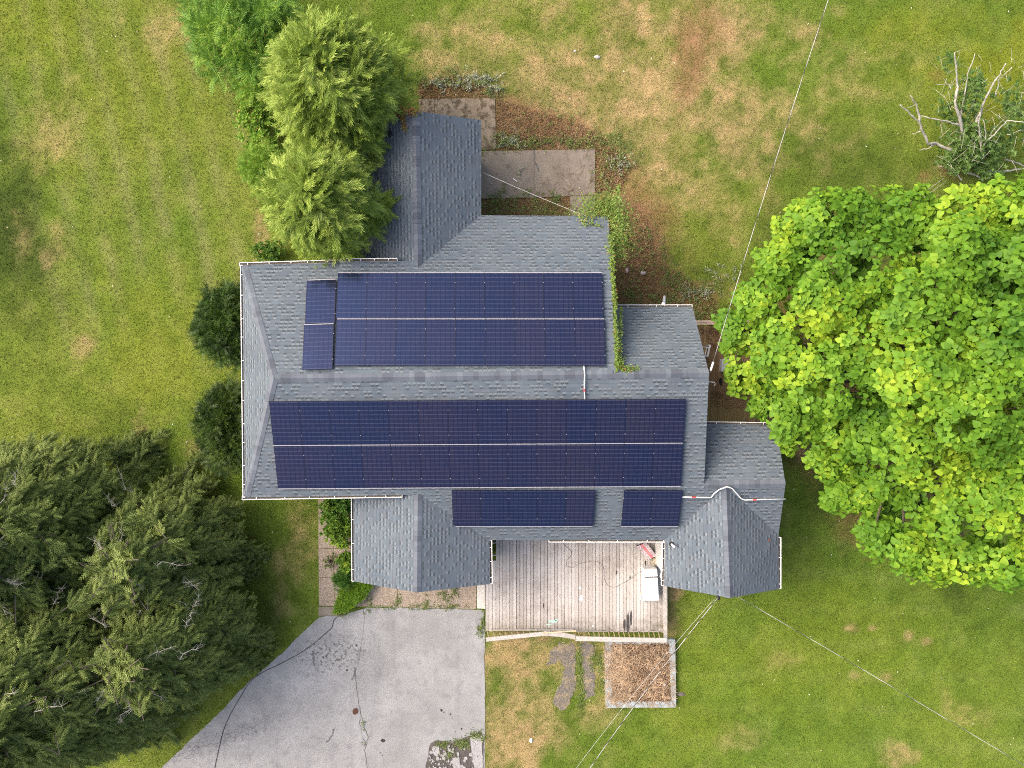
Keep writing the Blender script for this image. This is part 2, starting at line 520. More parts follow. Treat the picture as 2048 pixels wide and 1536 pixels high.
# --- upper storey, with hip end, and the two different slopes north of the ridge
shW = pl_shed.hit(680, 522); shWr = pl_shed.hit(669, 752)
on = lambda pl, p: np.array([p[0], p[1], pl.z(p[0], p[1])])
ridW = R0; x_in = -5.9
inn_r = on(pl_NL, (x_in, R0[1] + (R1 - R0)[1] / (R1 - R0)[0] * (x_in - R0[0])))
inn_e = pl_NL.hit(700, 524)
S_break = pl_S.hit(890, 985); S_rk = pl_S.hit(1408, 976)
f_S = [R0, SW, pl_S.hit(804, 990), pl_S.hit(890, 986), S_rk, R1]
f_W = [R0, NW, SW]
f_NL = [R0, inn_r, inn_e, NW]
rf_main = roof([f_S, f_W, f_NL], 0.2)
sh_e1 = pl_shed.hit(836, 522)
shR = pl_shed.hit(1232, 747)
f_shed = [shWr, shW, sh_e1, brN0, brN1, shR]
f_low = [brN0, on(pl_Nlow, (brN0[0], valN[1])), lowC, brN1]
rf_shed = roof([f_shed, f_low], 0.24)
inn2 = on(pl_NE, (3.2, R1[1]))
f_NE = [on(pl_NE, (3.2, R1[1] - 0.03)), on(pl_NE, (3.2, pl_NE.hit(1300, 614)[1])), pl_NE.hit(1385, 614), R1]
rf_ne = roof([f_NE], 0.2)
# --- north wing
wE_end = pl_wE.hit(962, 240); wW_s = on(pl_wW, (2 * wr0[0] - valN[0], brN0[1] - 0.4)); wW_n = on(pl_wW, (2 * wr1[0] - wE_end[0], wE_end[1] + 0.05))
f_wE = [wr0, wr1, wE_end, valN]
f_wW = [on(pl_wW, (wr0[0], wr0[1])), wr1, wW_n, on(pl_wW, (wW_n[0], valN[1])), wW_s, on(pl_wW, (wr0[0], brN0[1] - 0.4))]
rf_wing = roof([f_wE, [wr0, wr1, wW_n, on(pl_wW, (wW_n[0], brN0[1] - 0.3)), on(pl_wW, (wr0[0] - 0.02, brN0[1] - 0.3))]], 0.2)
# --- lower south side with its two gables and the east wing
gW_s = pl_gW.hit(708, 1163); gE_s = pl_gE.hit(980, 1168)
gWn = on(pl_gW, (gW_s[0] - 0.02, P(700, 984, 4.0)[1] + 0.25))
hW_s = pl_hW.hit(1328, 1172); hE_s = pl_hE.hit(1558, 1178); hE_n = pl_hE.hit(1556, 1068)
f_L = [L0, Le0, Le1, np.array(hr0)] 
f_L = [on(pl_L, (gr0[0] + .05, L0[1])), on(pl_L, (gr0[0] + .05, Le0[1])), on(pl_L, (hr0[0], Le1[1])), on(pl_L, (hr0[0], L1[1] + 0.02))]
hEe = pl_L.hit(1557, 1069)
f_LE = [on(pl_L, (hr0[0], L1[1] + 0.02)), on(pl_L, (hr0[0], Le1[1])), hEe, L1]
f_gE = [gr0, Le0, gE_s, gr1]
f_gW = [gr0, gr1, gW_s, gWn, on(pl_gW, (gr0[0] - 0.02, gWn[1]))]
f_hW = [hr0, hr1, hW_s, Le1]
f_hE = [hr0, hEe, pl_hE.hit(1558, 1178), hr1]
rf_low = roof([f_L, f_LE], 0.2)
rf_gl = roof([f_gE, f_gW], 0.2)
rf_gr = roof([f_hW, f_hE], 0.2)
f_gN = [G0 - [0, 0, .02], pl_gN.hit(1406, 848), pl_gN.hit(1553, 850), G1 - [0, 0, .02]]
rf_gn = roof([f_gN], 0.2)

cap(rf_main, pl_S.p + (R0 - pl_S.p) + [0.05, 0, 0.03], R1 + [0, 0, 0.03], lambda x, y: max(pl_shed.z(x, y), pl_NL.z(x, y)) if x < 3.7 else pl_NE.z(x, y) + .02, pl_S.z, 0.15)
cap(rf_main, NW + [0.05, -0.05, 0], R0 + [0, 0, 0.02], pl_NL.z, pl_W.z, 0.15)
cap(rf_main, SW + [0.05, 0.05, 0], R0 + [0, 0, 0.02], pl_W.z, pl_S.z, 0.15)
cap(rf_wing, wr0 + [0, -0.1, 0.0], wr1, pl_wW.z, pl_wE.z, 0.15)
cap(rf_gl, gr0 + [0, 0.15, 0], gr1, pl_gE.z, pl_gW.z, 0.15)
cap(rf_gr, hr0 + [0, 0.1, 0], hr1, pl_hE.z, pl_hW.z, 0.15)
cap(rf_gn, G0 + [0.02, 0, 0], G1, pl_gN.z, pl_L.z, 0.15)
# gutters
gutter(rf_main, NW, SW, (-1, 0.0), 11)
gutter(rf_main, NW + [-0.12, 0, 0], pl_NL.hit(678, 524), (0, 1), 5)
gutter(rf_main, SW + [-0.12, 0, 0], pl_S.hit(804, 990) , (0, -1), 6)
gutter(rf_shed, shW, pl_shed.hit(794, 521), (0, 1), 4)
gutter(rf_ne, on(pl_NE, (pl_NE.hit(1233, 614)[0], pl_NE.hit(1385, 614)[1])), pl_NE.hit(1385, 614), (0, 1), 3)
gutter(rf_gn, pl_gN.hit(1408, 848), pl_gN.hit(1553, 850), (0, 1), 3)
gutter(rf_low, pl_L.hit(1098, 1080), Le1 + [-0.05, 0, 0], (0, -1), 4)
gutter(rf_gl, gWn, gW_s, (-1, 0), 4)
gutter(rf_gl, Le0 + [0, -0.02, 0], gE_s, (1, 0), 3)
gutter(rf_gr, Le1 + [0, -0.12, 0], hW_s, (-1, 0), 4)
gutter(rf_gr, hEe + [0.02, -0.12, 0], hE_s, (1, 0), 4)

def wall_prism(prof, x0, x1, axis='x'):
    """profile polygon of (t, z) extruded along x (t = y) or along y (t = x)"""
    mb = MB()
    f = (lambda t, z, e: (e, t, z)) if axis == 'x' else (lambda t, z, e: (t, e, z))
    a = [f(t, z, x0) for t, z in prof]; b = [f(t, z, x1) for t, z in prof]
    mb.poly(a[::-1]); mb.poly(b)
    for i in range(len(prof)):
        j = (i + 1) % len(prof); mb.poly([a[i], a[j], b[j], b[i]])
    return mb.build('wall', M['siding'], house)
dz = 0.24
wall_prism([(-4.45, 0), (-4.45, pl_S.z(0, -4.45) - dz), (-0.2, 5.33), (3.4, pl_shed.z(0, 3.4) - .27), (3.4, 0)], -6.1, 3.36)
wall_prism([(-4.42, 0), (-4.42, pl_S.z(0, -4.42) - dz), (-0.2, 5.3), (3.5, pl_NL.z(0, 3.5) - dz), (3.5, 0)], -8.3, -6.1)
wall_prism([(-4.41, 0), (-4.41, 4.15), (3.49, 4.15), (3.49, 0)], -9.65, -8.3)
wall_prism([(-4.43, 0), (-4.43, pl_S.z(5, -4.43) - dz), (-0.1, 5.3), (2.05, pl_NE.z(5, 2.05) - .3), (2.05, 0)], 3.36, 6.72)
wall_prism([(3.38, 0), (3.38, pl_Nlow.z(0, 3.7) - .3), (5.55, pl_Nlow.z(0, 5.55) - .3), (5.55, 0)], -1.6, 3.35)
wc = wr0[0]
wall_prism([(wc - 2.0, 0), (wc - 2.0, pl_wW.z(wc - 2, 6) - .3), (wc, wr0[2] - .3), (wc + 2.0, pl_wE.z(wc + 2, 6) - .3), (wc + 2.0, 0)], 3.41, 9.15, 'y')
gc = gr0[0]
wall_prism([(gc - 2.3, 0), (gc - 2.3, pl_gW.z(gc - 2.3, -6) - .28), (gc, 4.1), (gc + 2.3, pl_gE.z(gc + 2.3, -6) - .28), (gc + 2.3, 0)], -8.0, -4.4, 'y')
wall_prism([(-6.15, 0), (-6.15, pl_L.z(2, -6.15) - .28), (-4.44, 4.05), (-4.44, 0)], -1.3, 6.25)
hc = hr0[0]
wall_prism([(hc - 1.9, 0), (hc - 1.9, pl_hW.z(hc - 1.9, -6) - .28), (hc, 4.1), (hc + 1.9, pl_hE.z(hc + 1.9, -6) - .28), (hc + 1.9, 0)], -8.15, -4.3, 'y')
wall_prism([(-6.1, 0), (-6.1, pl_L.z(8, -6.1) - .28), (-4.3, 4.15), (-2.35, pl_gN.z(8, -2.35) - .28), (-2.35, 0)], 6.71, 9.85)

# roof vents (parts of the house)
def vent(px, py, pl, mats, lean, h, r):
    p = pl.hit(px, py); mb = MB()
    mb.tube([p - [0, 0, .03], p + [0, 0, .05], p + [0, 0, .09]], [r * 2.1, r * 1.9, r * 1.15], 16, 1)
    mb.tube([p, p + [0, 0, h]], [r, r], 14, 0)
    return mb.build('vent_pipe', mats, house, smooth=False)
vent(1343, 1088, pl_hW, [M['pipe'], M['black']], 0, 0.42, 0.045)
vent(1536, 1078, pl_hE, [M['rustpipe'], M['rustpipe']], 0, 0.16, 0.05)
vent(779, 268, pl_wW, [M['black'], M['black']], 0, 0.2, 0.06)
# downspout running out from the gutter of the east slope
mb = MB(); p = pl_NE.hit(1328, 612) + [0, 0.12, -0.12]
q = P(1328, 592, 1.2)
mb.tube([p + [0, -.02, 0], p + [0, 0.02, -0.1], [p[0], 2.17, 2.9], [p[0] - .01, 2.16, 0.45], [p[0], 2.35, 0.3]], 0.045, 10)
mb.build('downspout', M['white'], house)
mb = MB()
mb.tube([P(1328, 640, .26), P(1328, 606, .22), P(1329, 592, .10)], [0.07, 0.07, 0.05], 10)
tag(mb.build('drain_pipe', M['plastic'], None), 'short white drain pipe lying in the weeds by the east gutter', 'pipe')
# white fascia board at the deck corner
mb = MB(); mb.bar(pl_L.hit(1246, 1081) + [0, -.03, -.24], Le1 + [0, -.03, -.24], 0.02, 0.14)
mb.build('fascia_board', M['white'], house)

# ================================================================== solar panels
def panel_mat():
    m = Mat('solar_cells', 0.12, 0.85)
    x, y, _ = m.sep(m.coord('Object'))
    px = x / 0.1685; py = y / 0.1655
    fx, fy = px.fract(), py.fract()
    cx, cy = px.floor(), py.floor()
    info = m.node('ShaderNodeObjectInfo'); rnd = S(m.nt, info.outputs['Random'])
    r = m.white(cx, cy, rnd * 57.0)
    n = m.noise(m.coord('Object'), 1.3, 2, 0.5)
    tint = (rnd * 0.55 + n.ramp(0.3, 0.7) * 0.35 + r * 0.15)
    c = m.mix(tint.ramp(0.2, 0.95), (0.006, 0.009, 0.021), (0.015, 0.012, 0.017))
    bus = (fx * 5.0).fract()
    c = m.mix(bus.lt(0.16) * 0.16, c, (0.12, 0.12, 0.17))
    gy = fy.gt(0.90)
    c = m.mix((fy.lt(0.07) + fy.gt(0.93)).clamp() * 0.38, c, (0.085, 0.09, 0.135))
    gx = (fx.lt(0.045) + fx.gt(0.955)).clamp()
    c = m.mix(gx * 0.8, c, (0.003, 0.004, 0.020))
    m.color(c)
    dust = m.noise(m.coord('Object'), 9, 5, 0.7)
    m.roughness(dust.ramp(0.2, 0.9) * 0.16 + 0.06)
    m.b.inputs['Specular Tint'].default_value = (0.30, 0.44, 1.0, 1)
    return m.mat
M['cells'] = panel_mat()
M['frame'] = plain('black_anodised_frame', (0.012, 0.014, 0.034), 0.4, 0.2, 6, 0.2)
M['alu'] = plain('bright_aluminium', (0.30, 0.30, 0.34), 0.55, 0.08, 9, 0.3)
PW, PH, PT = 1.045, 1.69, 0.035
mb = MB(); mb.box(0.011, PW - 0.011, 0.011, PH - 0.011, -0.006, 0.001); me_cells = mb.build('cell_sheet', M['cells'])
mb = MB()
for a in ((0, PW, 0, .0115), (0, PW, PH - .0115, PH), (0, .0115, .0115, PH - .0115), (PW - .0115, PW, .0115, PH - .0115)): mb.box(a[0], a[1], a[2], a[3], -PT, 0.004)
me_frame = mb.build('frame', M['frame'])
mb = MB(); mb.box(0.006, PW - 0.006, -0.030, -0.001, -PT, 0.005); me_rail = mb.build('edge_trim', M['alu'])
mb = MB(); mb.box(-0.013, 0.010, -0.011, 0.011, -PT, 0.010); me_clamp = mb.build('clamp', M['alu'])
for o in (me_cells, me_frame, me_rail, me_clamp): COL.objects.unlink(o)
ORD = ['first', 'second', 'third', 'fourth', 'fifth', 'sixth', 'seventh', 'eighth', 'ninth', 'tenth', 'eleventh', 'twelfth', 'thirteenth', 'fourteenth']
def array(pl, TL, TR, BL, n, rows, down, phrase, rownames, group, lift=0.13):
    """n x rows panels; TL, TR, BL pixels; down = +1 when the lower edge of the picture is the downhill edge"""
    q = pl.up(lift); a, b, c = q.hit(*TL), q.hit(*TR), q.hit(*BL)
    ex = (b - a) / n; ey = (c - a) / rows
    for r in range(rows):
        for k in range(n):
            if down > 0: org = a + ex * k + ey * (r + 1); X, Y = ex, -ey
            else: org = a + ex * (k + 1) + ey * r; X, Y = -ex, ey
            nx = unit(X); yy = Y - nx * np.dot(Y, nx); ny = unit(yy); nz = np.cross(nx, ny)
            e = empty('solar_panel')
            sx = np.linalg.norm(X) / (PW + 0.003); sy = np.linalg.norm(yy) / (PH + 0.045)
            m4 = Matrix(((nx[0], ny[0], nz[0], 0), (nx[1], ny[1], nz[1], 0), (nx[2], ny[2], nz[2], 0), (0, 0, 0, 1)))
            base = org + nx * 0.0015 * sx + ny * 0.042 * sy
            e.rotation_euler = m4.to_euler(); e.location = base; e.scale = (sx, sy, 1)
            pos = ORD[k] + ' from the left'
            if n == 2: pos = 'left-hand' if k == 0 else 'right-hand'
            if n == 1: pos = ''
            lab = f"solar panel, {pos + ', ' if pos else ''}{rownames[r]} {phrase}"
            tag(e, lab, 'solar panel', 'solar panels on the roof')
            for src in (me_cells, me_frame, me_rail):
                ch = src.copy(); COL.objects.link(ch); ch.parent = e
            for yv in (0.36, 1.33):
                ch = me_clamp.copy(); COL.objects.link(ch); ch.parent = e; ch.location = (0.0, yv, 0)
array(pl_shed, (676, 544), (1204, 544), (671, 731), 9, 2, -1, 'of the upper array', ['outer row', 'ridge-side row'], 'n')
array(pl_NL, (613.5, 559), (672, 557), (602.5, 740), 1, 2, -1, 'of the detached pair left of the upper array', ['outer one', 'ridge-side one'], 'n')
array(pl_S, (537.5, 803), (1371.5, 798), (556, 979), 14, 2, 1, 'of the widest array', ['ridge-side row', 'lower row'], 's')
array(pl_L, (903, 981), (1190, 981), (906, 1054), 5, 1, 1, 'of five above the deck', ['short row'], 'deck')
array(pl_L, (1244.5, 981), (1361.5, 981), (1242, 1054), 2, 1, 1, 'of the separate pair above the deck corner', ['one'], 'deck')
# mounting feet poking out at the array ends
for o in (me_cells, me_frame, me_rail, me_clamp): bpy.data.objects.remove(o)

# conduits
def conduit(pts, label, tags=()):
    e = empty('conduit', pts[0]); mb = MB(); mb.tube(pts, 0.024, 8); mb.build('pipe', M['conduit'], e, smooth=True)
    for a, b in tags:
        t = MB(); t.tube([a, b], 0.03, 8); t.build('red_tag', M['red'], e)
    for p in pts[1:-1:2]:
        c = MB(); c.box(p[0] - .04, p[0] + .04, p[1] - .025, p[1] + .025, p[2] - .09, p[2] - .015); c.build('clamp', M['black'], e)
    tag(e, label, 'conduit', 'conduits crossing the roof')
s = pl_S.up(.07)
rp = R0 + (R1 - R0) * ((pl_S.hit(1169, 750)[0] - R0[0]) / (R1[0] - R0[0])) + [0, 0, .11]
conduit([pl_shed.up(.07).hit(1168, 731), rp, s.hit(1169, 766), s.hit(1169, 786), s.hit(1170, 800)], 'straight grey conduit crossing the main ridge between two arrays', [(s.hit(1169, 777), s.hit(1169, 783))])
lp = pl_L.up(.07)
hz = lambda px, py, pl: pl.up(.07).hit(px, py)
conduit([lp.hit(1362, 994), lp.hit(1390, 994.5), lp.hit(1415, 995), hz(1421, 994, pl_hW) * [1, 1, 0] + [0, 0, lp.hit(1421, 994)[2] + .02], lp.hit(1428, 987) + [0, 0, .03], lp.hit(1437, 979) + [0, 0, .06], hr0 + [-.02, .04, .17], lp.hit(1463, 976) + [0, 0, .07], lp.hit(1473, 987) + [0, 0, .04], lp.hit(1482, 997) + [0, 0, .01], lp.hit(1490, 1000), lp.hit(1520, 999), lp.hit(1571, 998)],
        'grey conduit bending over the small right gable ridge beside the panels', [(lp.hit(1383, 994.5), lp.hit(1392, 994.7)), (lp.hit(1505, 999.6), lp.hit(1513, 999.4))])

# ================================================================== ground
GX0, GX1, GY0, GY1 = -27.0, 27.0, -21.0, 20.5
drive_px = [(640, 1233), (688, 1231), (735, 1214), (960, 1219), (968, 1222), (970, 1400), (969, 1700), (150, 1800), (300, 1560), (380, 1480), (445, 1420), (500, 1361), (560, 1310), (600, 1270)]
drive = PX(drive_px)
walk_w = PX([(637, 985), (700, 985), (706, 1130), (770, 1130), (955, 1150), (955, 1219), (770, 1216), (637, 1211)])
patio_a = PX([(838, 198), (990, 196), (993, 300), (838, 302)])
patio_b = PX([(962, 303), (1190, 299), (1190, 391), (962, 396)])
litter_px = [(838, 165), (905, 150), (1000, 180), (1080, 215), (1160, 235), (1230, 290), (1275, 330), (1240, 385), (1300, 420), (1340, 560), (1430, 560), (1440, 640), (1232, 640), (1225, 440), (1150, 432), (960, 432), (960, 300), (838, 300)]
litter = PX(litter_px)
house_out = PX([(500, 540), (720, 540), (740, 260), (950, 250), (955, 440), (1215, 445), (1230, 640), (1380, 640), (1400, 840), (1540, 870), (1545, 1160), (1340, 1160), (1320, 1080), (975, 1080), (970, 1150), (715, 1150), (715, 990), (500, 980)])
deck_px = [(970, 1075), (1332, 1075), (1332, 1283), (970, 1268)]
deck_out = PX(deck_px, .5)
planter_out = PX([(1212, 1287), (1350, 1283), (1352, 1416), (1213, 1416)])
bdeck_out = PX([(1375, 648), (1545, 640), (1545, 850), (1375, 850)], .3)
gravel1 = PX([(1118, 1283), (1150, 1283), (1152, 1330), (1146, 1390), (1130, 1419), (1112, 1412), (1110, 1390), (1124, 1345), (1122, 1320), (1092, 1330), (1100, 1300)])
gravel2 = PX([(1165, 1285), (1195, 1290), (1180, 1320), (1188, 1345), (1190, 1390), (1168, 1400), (1165, 1350), (1162, 1310)])
# dry patches: (px, py, rx, ry, angle, strength)
DRY = [(1240, 190, 340, 270, 8, .78), (1380, 150, 170, 300, 15, .7), (900, 120, 120, 110, 0, .45), (1020, 60, 140, 80, 0, .35), (1100, 230, 140, 90, 10, .85), (1010, 120, 190, 120, 0, .6), (1400, 90, 110, 190, 22, .75), (1370, 300, 90, 170, -10, .6), (1300, 200, 120, 120, 0, .45), (1330, 40, 90, 120, 35, .95), (1400, 130, 70, 150, 15, 1.0), (1450, 60, 60, 110, 0, .9),
       (1440, 230, 90, 130, 10, .8), (1330, 330, 100, 110, 0, .75), (1290, 420, 70, 110, 0, .6), (1420, 380, 90, 90, 0, .5), (1220, 240, 60, 60, 0, .6), (1480, 300, 90, 60, 0, .45),
       (1080, 1315, 130, 70, 0, 1.05), (1010, 1320, 70, 70, 0, .8), (1080, 1400, 80, 100, 10, .8), (1035, 1480, 90, 80, 0, 1.0), (1062, 1500, 30, 70, 10, .9), (1190, 1420, 60, 40, 0, .6), (1200, 1340, 30, 80, 0, .8),
       (1815, 1270, 12, 14, 0, 1.0), (1853, 1284, 14, 10, 0, 1.0), (1702, 1258, 14, 8, 0, .8), (1745, 1256, 12, 7, 0, .8), (1795, 1520, 40, 30, 0, .75), (1775, 1355, 16, 12, 0, .8), (1710, 1350, 14, 8, 0, .7),
       (170, 690, 26, 22, 0, .6), (120, 480, 30, 40, 0, .45), (95, 510, 20, 26, 0, .5), (100, 260, 60, 100, 15, .35), (45, 470, 30, 60, 0, .3), (280, 900, 26, 50, 0, .6), (330, 60, 70, 60, 0, .4), (520, 470, 14, 60, 0, .9),
       (600, 1080, 25, 90, 0, .5), (560, 1180, 20, 60, 0, .5), (410, 910, 60, 26, 20, .7), (1600, 900, 40, 16, 20, .8), (1640, 880, 30, 14, 0, .8), (1930, 1420, 60, 30, 0, .35), (1350, 1180, 22, 20, 0, .9), (1340, 1250, 16, 40, 0, .8),
       (1350, 640, 60, 40, 0, .6), (980, 1440, 20, 100, 0, .7), (1480, 1480, 50, 26, 0, .4), (1560, 1320, 70, 24, 0, .3), (1580, 40, 40, 30, 0, .3), (1700, 170, 90, 60, 0, .35), (1800, 120, 60, 40, 0, .3), (1890, 330, 40, 20, 0, .5)]
RED = [(1380, 120, 30, 80, 10, .9), (1410, 60, 40, 60, 0, .7), (1275, 500, 75, 110, 0, 1.1), (1260, 430, 30, 60, 0, .8), (1300, 600, 70, 50, 0, .8), (1100, 260, 100, 50, 10, .5), (1910, 340, 26, 20, 0, .8), (1850, 355, 16, 14, 0, .8), (1870, 150, 20, 20, 0, .5), (430, 1050, 40, 60, 10, .6), (470, 1090, 30, 40, 0, .5), (1740, 1010, 40, 20, 0, .5), (1760, 760, 200, 240, 0, 1.0), (1700, 620, 120, 120, 0, .9)]  # reddish soil; under the big tree also painted to darken crown gaps
DARKG_SHADE = [(1560, 440, 60, 100, 0, .5), (1700, 330, 200, 70, 0, .55), (1640, 1000, 60, 70, 0, .7), (1600, 1100, 60, 90, 0, .5), (1760, 740, 240, 260, 0, 1.2), (1900, 800, 240, 300, 0, 1.2), (15, 420, 70, 150, 0, 1.1), (60, 540, 70, 100, 0, .9), (110, 600, 50, 50, 0, .5), (560, 1100, 70, 140, 0, .5), (600, 1020, 60, 60, 0, .4), (240, 830, 60, 40, 0, .4), (1260, 620, 30, 60, 0, .6), (1380, 600, 40, 40, 0, .4), (1250, 20, 40, 90, 0, .35)]  # dark turf; painted tree shade at the left edge and below the big crown
YEL = [(60, 40, 120, 120, 0, .5), (250, 150, 150, 140, 0, .3), (1960, 150, 120, 120, 0, .9), (1850, 60, 140, 60, 0, .5), (1600, 1300, 300, 160, 0, .35), (1900, 1450, 180, 120, 0, .2), (300, 700, 120, 160, 0, .4), (1380, 1450, 110, 90, 0, .35)]
def blobs(x, y, lst, seed):
    out = np.zeros(np.shape(x)); w = fbm(x, y, 1.6, seed, 4) - 0.5; w2 = fbm(x + 40, y, 0.5, seed + 5, 3) - 0.5
    for (px, py, rx, ry, an, st) in lst:
        c = P(px, py); a = math.radians(-an); rx, ry = rx / 46.2, ry / 46.2
        u = (x - c[0]) * math.cos(a) + (y - c[1]) * math.sin(a); v = -(x - c[0]) * math.sin(a) + (y - c[1]) * math.cos(a)
        d = np.sqrt((u / rx) ** 2 + (v / ry) ** 2) + w * 1.5 + w2 * 0.9
        out = np.maximum(out, st * np.clip(1.35 - d, 0, 1))
    return out
def mixc(c, t, col): return c * (1 - t[..., None]) + np.array(col) * t[..., None]
def ground_color(x, y):
    x = np.asarray(x, float); y = np.asarray(y, float)
    g = fbm(x, y, 5.0, 3, 5); h = fbm(x, y, 0.7, 9, 4); k = fbm(x, y, 0.22, 19, 3)
    c = np.ones(np.shape(x) + (3,)) * np.array([0.128, 0.190, 0.026])
    c = mixc(c, np.clip((g - .40) * 3.2, 0, 1) * .75, [0.172, 0.214, 0.034])
    c = mixc(c, np.clip((.52 - g) * 4, 0, 1) * .6, [0.098, 0.158, 0.020])
    c = mixc(c, np.clip((h - .48) * 3.2, 0, 1) * .42, [0.205, 0.208, 0.060])
    c = mixc(c, np.clip((.46 - h) * 3.5, 0, 1) * .5, [0.092, 0.148, 0.018])
    stripe = 0.5 + 0.5 * np.sin(y * 4.2 + fbm(x, y, 3.0, 31, 2) * 2.2)
    se = np.clip((x - 5) / 4, 0, 1) * np.clip((-6 - y) / 3, 0, 1)
    c = mixc(c, stripe ** 3 * se * .45 * np.clip(fbm(x, y, 2.6, 39, 3) * 2.4 - .6, 0, 1), [0.235, 0.265, 0.085])
    stripe2 = 0.5 + 0.5 * np.sin(x * 4.6 + y * 1.0 + fbm(x, y, 3.0, 33, 2) * 2.4)
    nw = np.clip((-9.5 - x) / 2, 0, 1) * np.clip((y - 0) / 4, 0, 1)
    c = mixc(c, stripe2 ** 2 * nw * .55 * np.clip(fbm(x, y, 2.2, 37, 3) * 2.4 - .7, 0, 1), [0.235, 0.235, 0.095])
    se2 = np.clip((x - 4) / 5, 0, 1) * np.clip((-4.5 - y) / 3, 0, 1)
    c = mixc(c, se2 * .40, [0.112, 0.198, 0.026])
    c = mixc(c, blobs(x, y, YEL, 41) * .8, [0.205, 0.235, 0.022])
    c = mixc(c, np.clip(blobs(x, y, DARKG_SHADE, 51), 0, 1) * .85, [0.045, 0.072, 0.014])
    c = c * np.array([.94, .98, .98])
    d = np.clip(blobs(x, y, DRY, 61) * (0.70 + 0.9 * (h - .35)), 0, 1)
    d = np.clip(d * 1.05 + (h - .5) * .75 * np.sqrt(d) + (k - .5) * .9 * np.sqrt(d) - .06, 0, 1)
    c = mixc(c, d * .92, [0.355, 0.268, 0.130])
    c = mixc(c, np.clip(blobs(x, y, RED, 71), 0, 1) * (0.4 + 0.5 * k), [0.235, 0.130, 0.070])
    c *= np.array([.93, .90, .95]) * (0.80 + 0.42 * k)[..., None] * (0.86 + 0.30 * h)[..., None]
    return c
def ground_mat():
    m = Mat('lawn_soil', 0.97, 0.05)
    p = m.pos()
    n1 = m.noise(p, 22, 4, 0.75); n2 = m.noise(p, 3.0, 4, 0.6)
    c = m.mix(n1.ramp(0.2, 0.8), (0.74, 0.74, 0.72), (1.22, 1.2, 1.12))
    c = m.mix(0.85, m.attr(), c, 'MULTIPLY')
    m.color(c); m.bump(n1 + n2 * 0.6, 0.06, 0.9)
    return m.mat
st = 0.16
xs = np.arange(GX0, GX1 + st, st); ys = np.arange(GY0, GY1 + st, st)
X, Y = np.meshgrid(xs, ys)
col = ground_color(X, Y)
lit = in_poly(X, Y, litter)
col[lit] = col[lit] * .40 + np.array([0.20, 0.118, 0.066]) * .60
nx, ny = len(xs), len(ys)
V = np.stack([X.ravel(), Y.ravel(), np.zeros(X.size)], 1)
i = np.arange(ny - 1)[:, None] * nx + np.arange(nx - 1)[None]
Fq = np.stack([i, i + 1, i + nx + 1, i + nx], -1).reshape(-1, 4)
# a wide skirt of plain lawn out to the horizon, sharing the edge of the fine sheet
R = 600.0
ring_in = [(xs[0], ys[0]), (xs[-1], ys[0]), (xs[-1], ys[-1]), (xs[0], ys[-1])]
b = len(V)
V = np.concatenate([V, [[-R, -R, 0], [R, -R, 0], [R, R, 0], [-R, R, 0]]])
cor = [0, nx - 1, ny * nx - 1, (ny - 1) * nx]
Fr = np.array([[b, b + 1, cor[1], cor[0]], [b + 1, b + 2, cor[2], cor[1]], [b + 2, b + 3, cor[3], cor[2]], [b + 3, b, cor[0], cor[3]]])
C4 = np.concatenate([col.reshape(-1, 3), np.ones((4, 3)) * [0.115, 0.145, 0.03]])
C4 = np.concatenate([C4, np.ones((len(C4), 1))], 1)
M['ground'] = ground_mat()
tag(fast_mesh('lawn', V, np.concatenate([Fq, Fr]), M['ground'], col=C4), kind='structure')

# real grass over the fine sheet: short leaning blades tinted like the turf they grow from
def tint_mat(name, rough=0.75, var=0.35, trans=0.0):
    m = Mat(name, rough, 0.15)
    r = m.island()
    c = m.mix(1.0, m.attr(), m.mix(r, (1 - var,) * 3, (1 + var,) * 3), 'MULTIPLY')
    m.color(c)
    if trans: m.translucent(c, trans)
    return m.mat
M['grass'] = tint_mat('grass_blades', 0.8, 0.30, 0.35)
def blades(pts, col, hmin, hmax, wid, lean=(0.75, 1.4), seed=5):
    rg = np.random.default_rng(seed); n = len(pts)
    az = rg.uniform(0, 2 * math.pi, n); ln = rg.uniform(*lean, n); h = rg.uniform(hmin, hmax, n)
    dx, dy = np.cos(az), np.sin(az)
    tip = np.stack([pts[:, 0] + dx * np.sin(ln) * h, pts[:, 1] + dy * np.sin(ln) * h, np.cos(ln) * h + 0.01], 1)
    w = wid * rg.uniform(.6, 1.3, n)
    tw = az + math.pi / 2
    l = np.stack([pts[:, 0] + np.cos(tw) * w, pts[:, 1] + np.sin(tw) * w, np.full(n, -0.005)], 1)
    r = np.stack([pts[:, 0] - np.cos(tw) * w, pts[:, 1] - np.sin(tw) * w, np.full(n, -0.005)], 1)
    Vb = np.stack([l, r, tip], 1).reshape(-1, 3)
    Fb = np.arange(3 * n).reshape(-1, 3)
    cc = np.repeat(col, 3, 0)
    return Vb, Fb, np.concatenate([cc, np.ones((len(cc), 1))], 1)
NG = 420000
gp = RNG.uniform((-23.2, -18.2), (23.2, 17.6), (NG, 2))
gx, gy = gp[:, 0], gp[:, 1]
keep = ~(in_poly(gx, gy, drive) | in_poly(gx, gy, walk_w) | in_poly(gx, gy, house_out) | in_poly(gx, gy, deck_out) | in_poly(gx, gy, planter_out) | in_poly(gx, gy, patio_a) | in_poly(gx, gy, patio_b) | ((in_poly(gx, gy, gravel1) | in_poly(gx, gy, gravel2)) & (RNG.random(NG) < .8)) | (in_poly(gx, gy, litter) & (RNG.random(NG) < .7)) | in_poly(gx, gy, bdeck_out))
gp = gp[keep]
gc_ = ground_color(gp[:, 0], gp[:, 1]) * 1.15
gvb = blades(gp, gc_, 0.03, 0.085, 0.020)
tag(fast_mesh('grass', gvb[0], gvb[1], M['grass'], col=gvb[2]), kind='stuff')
del gvb

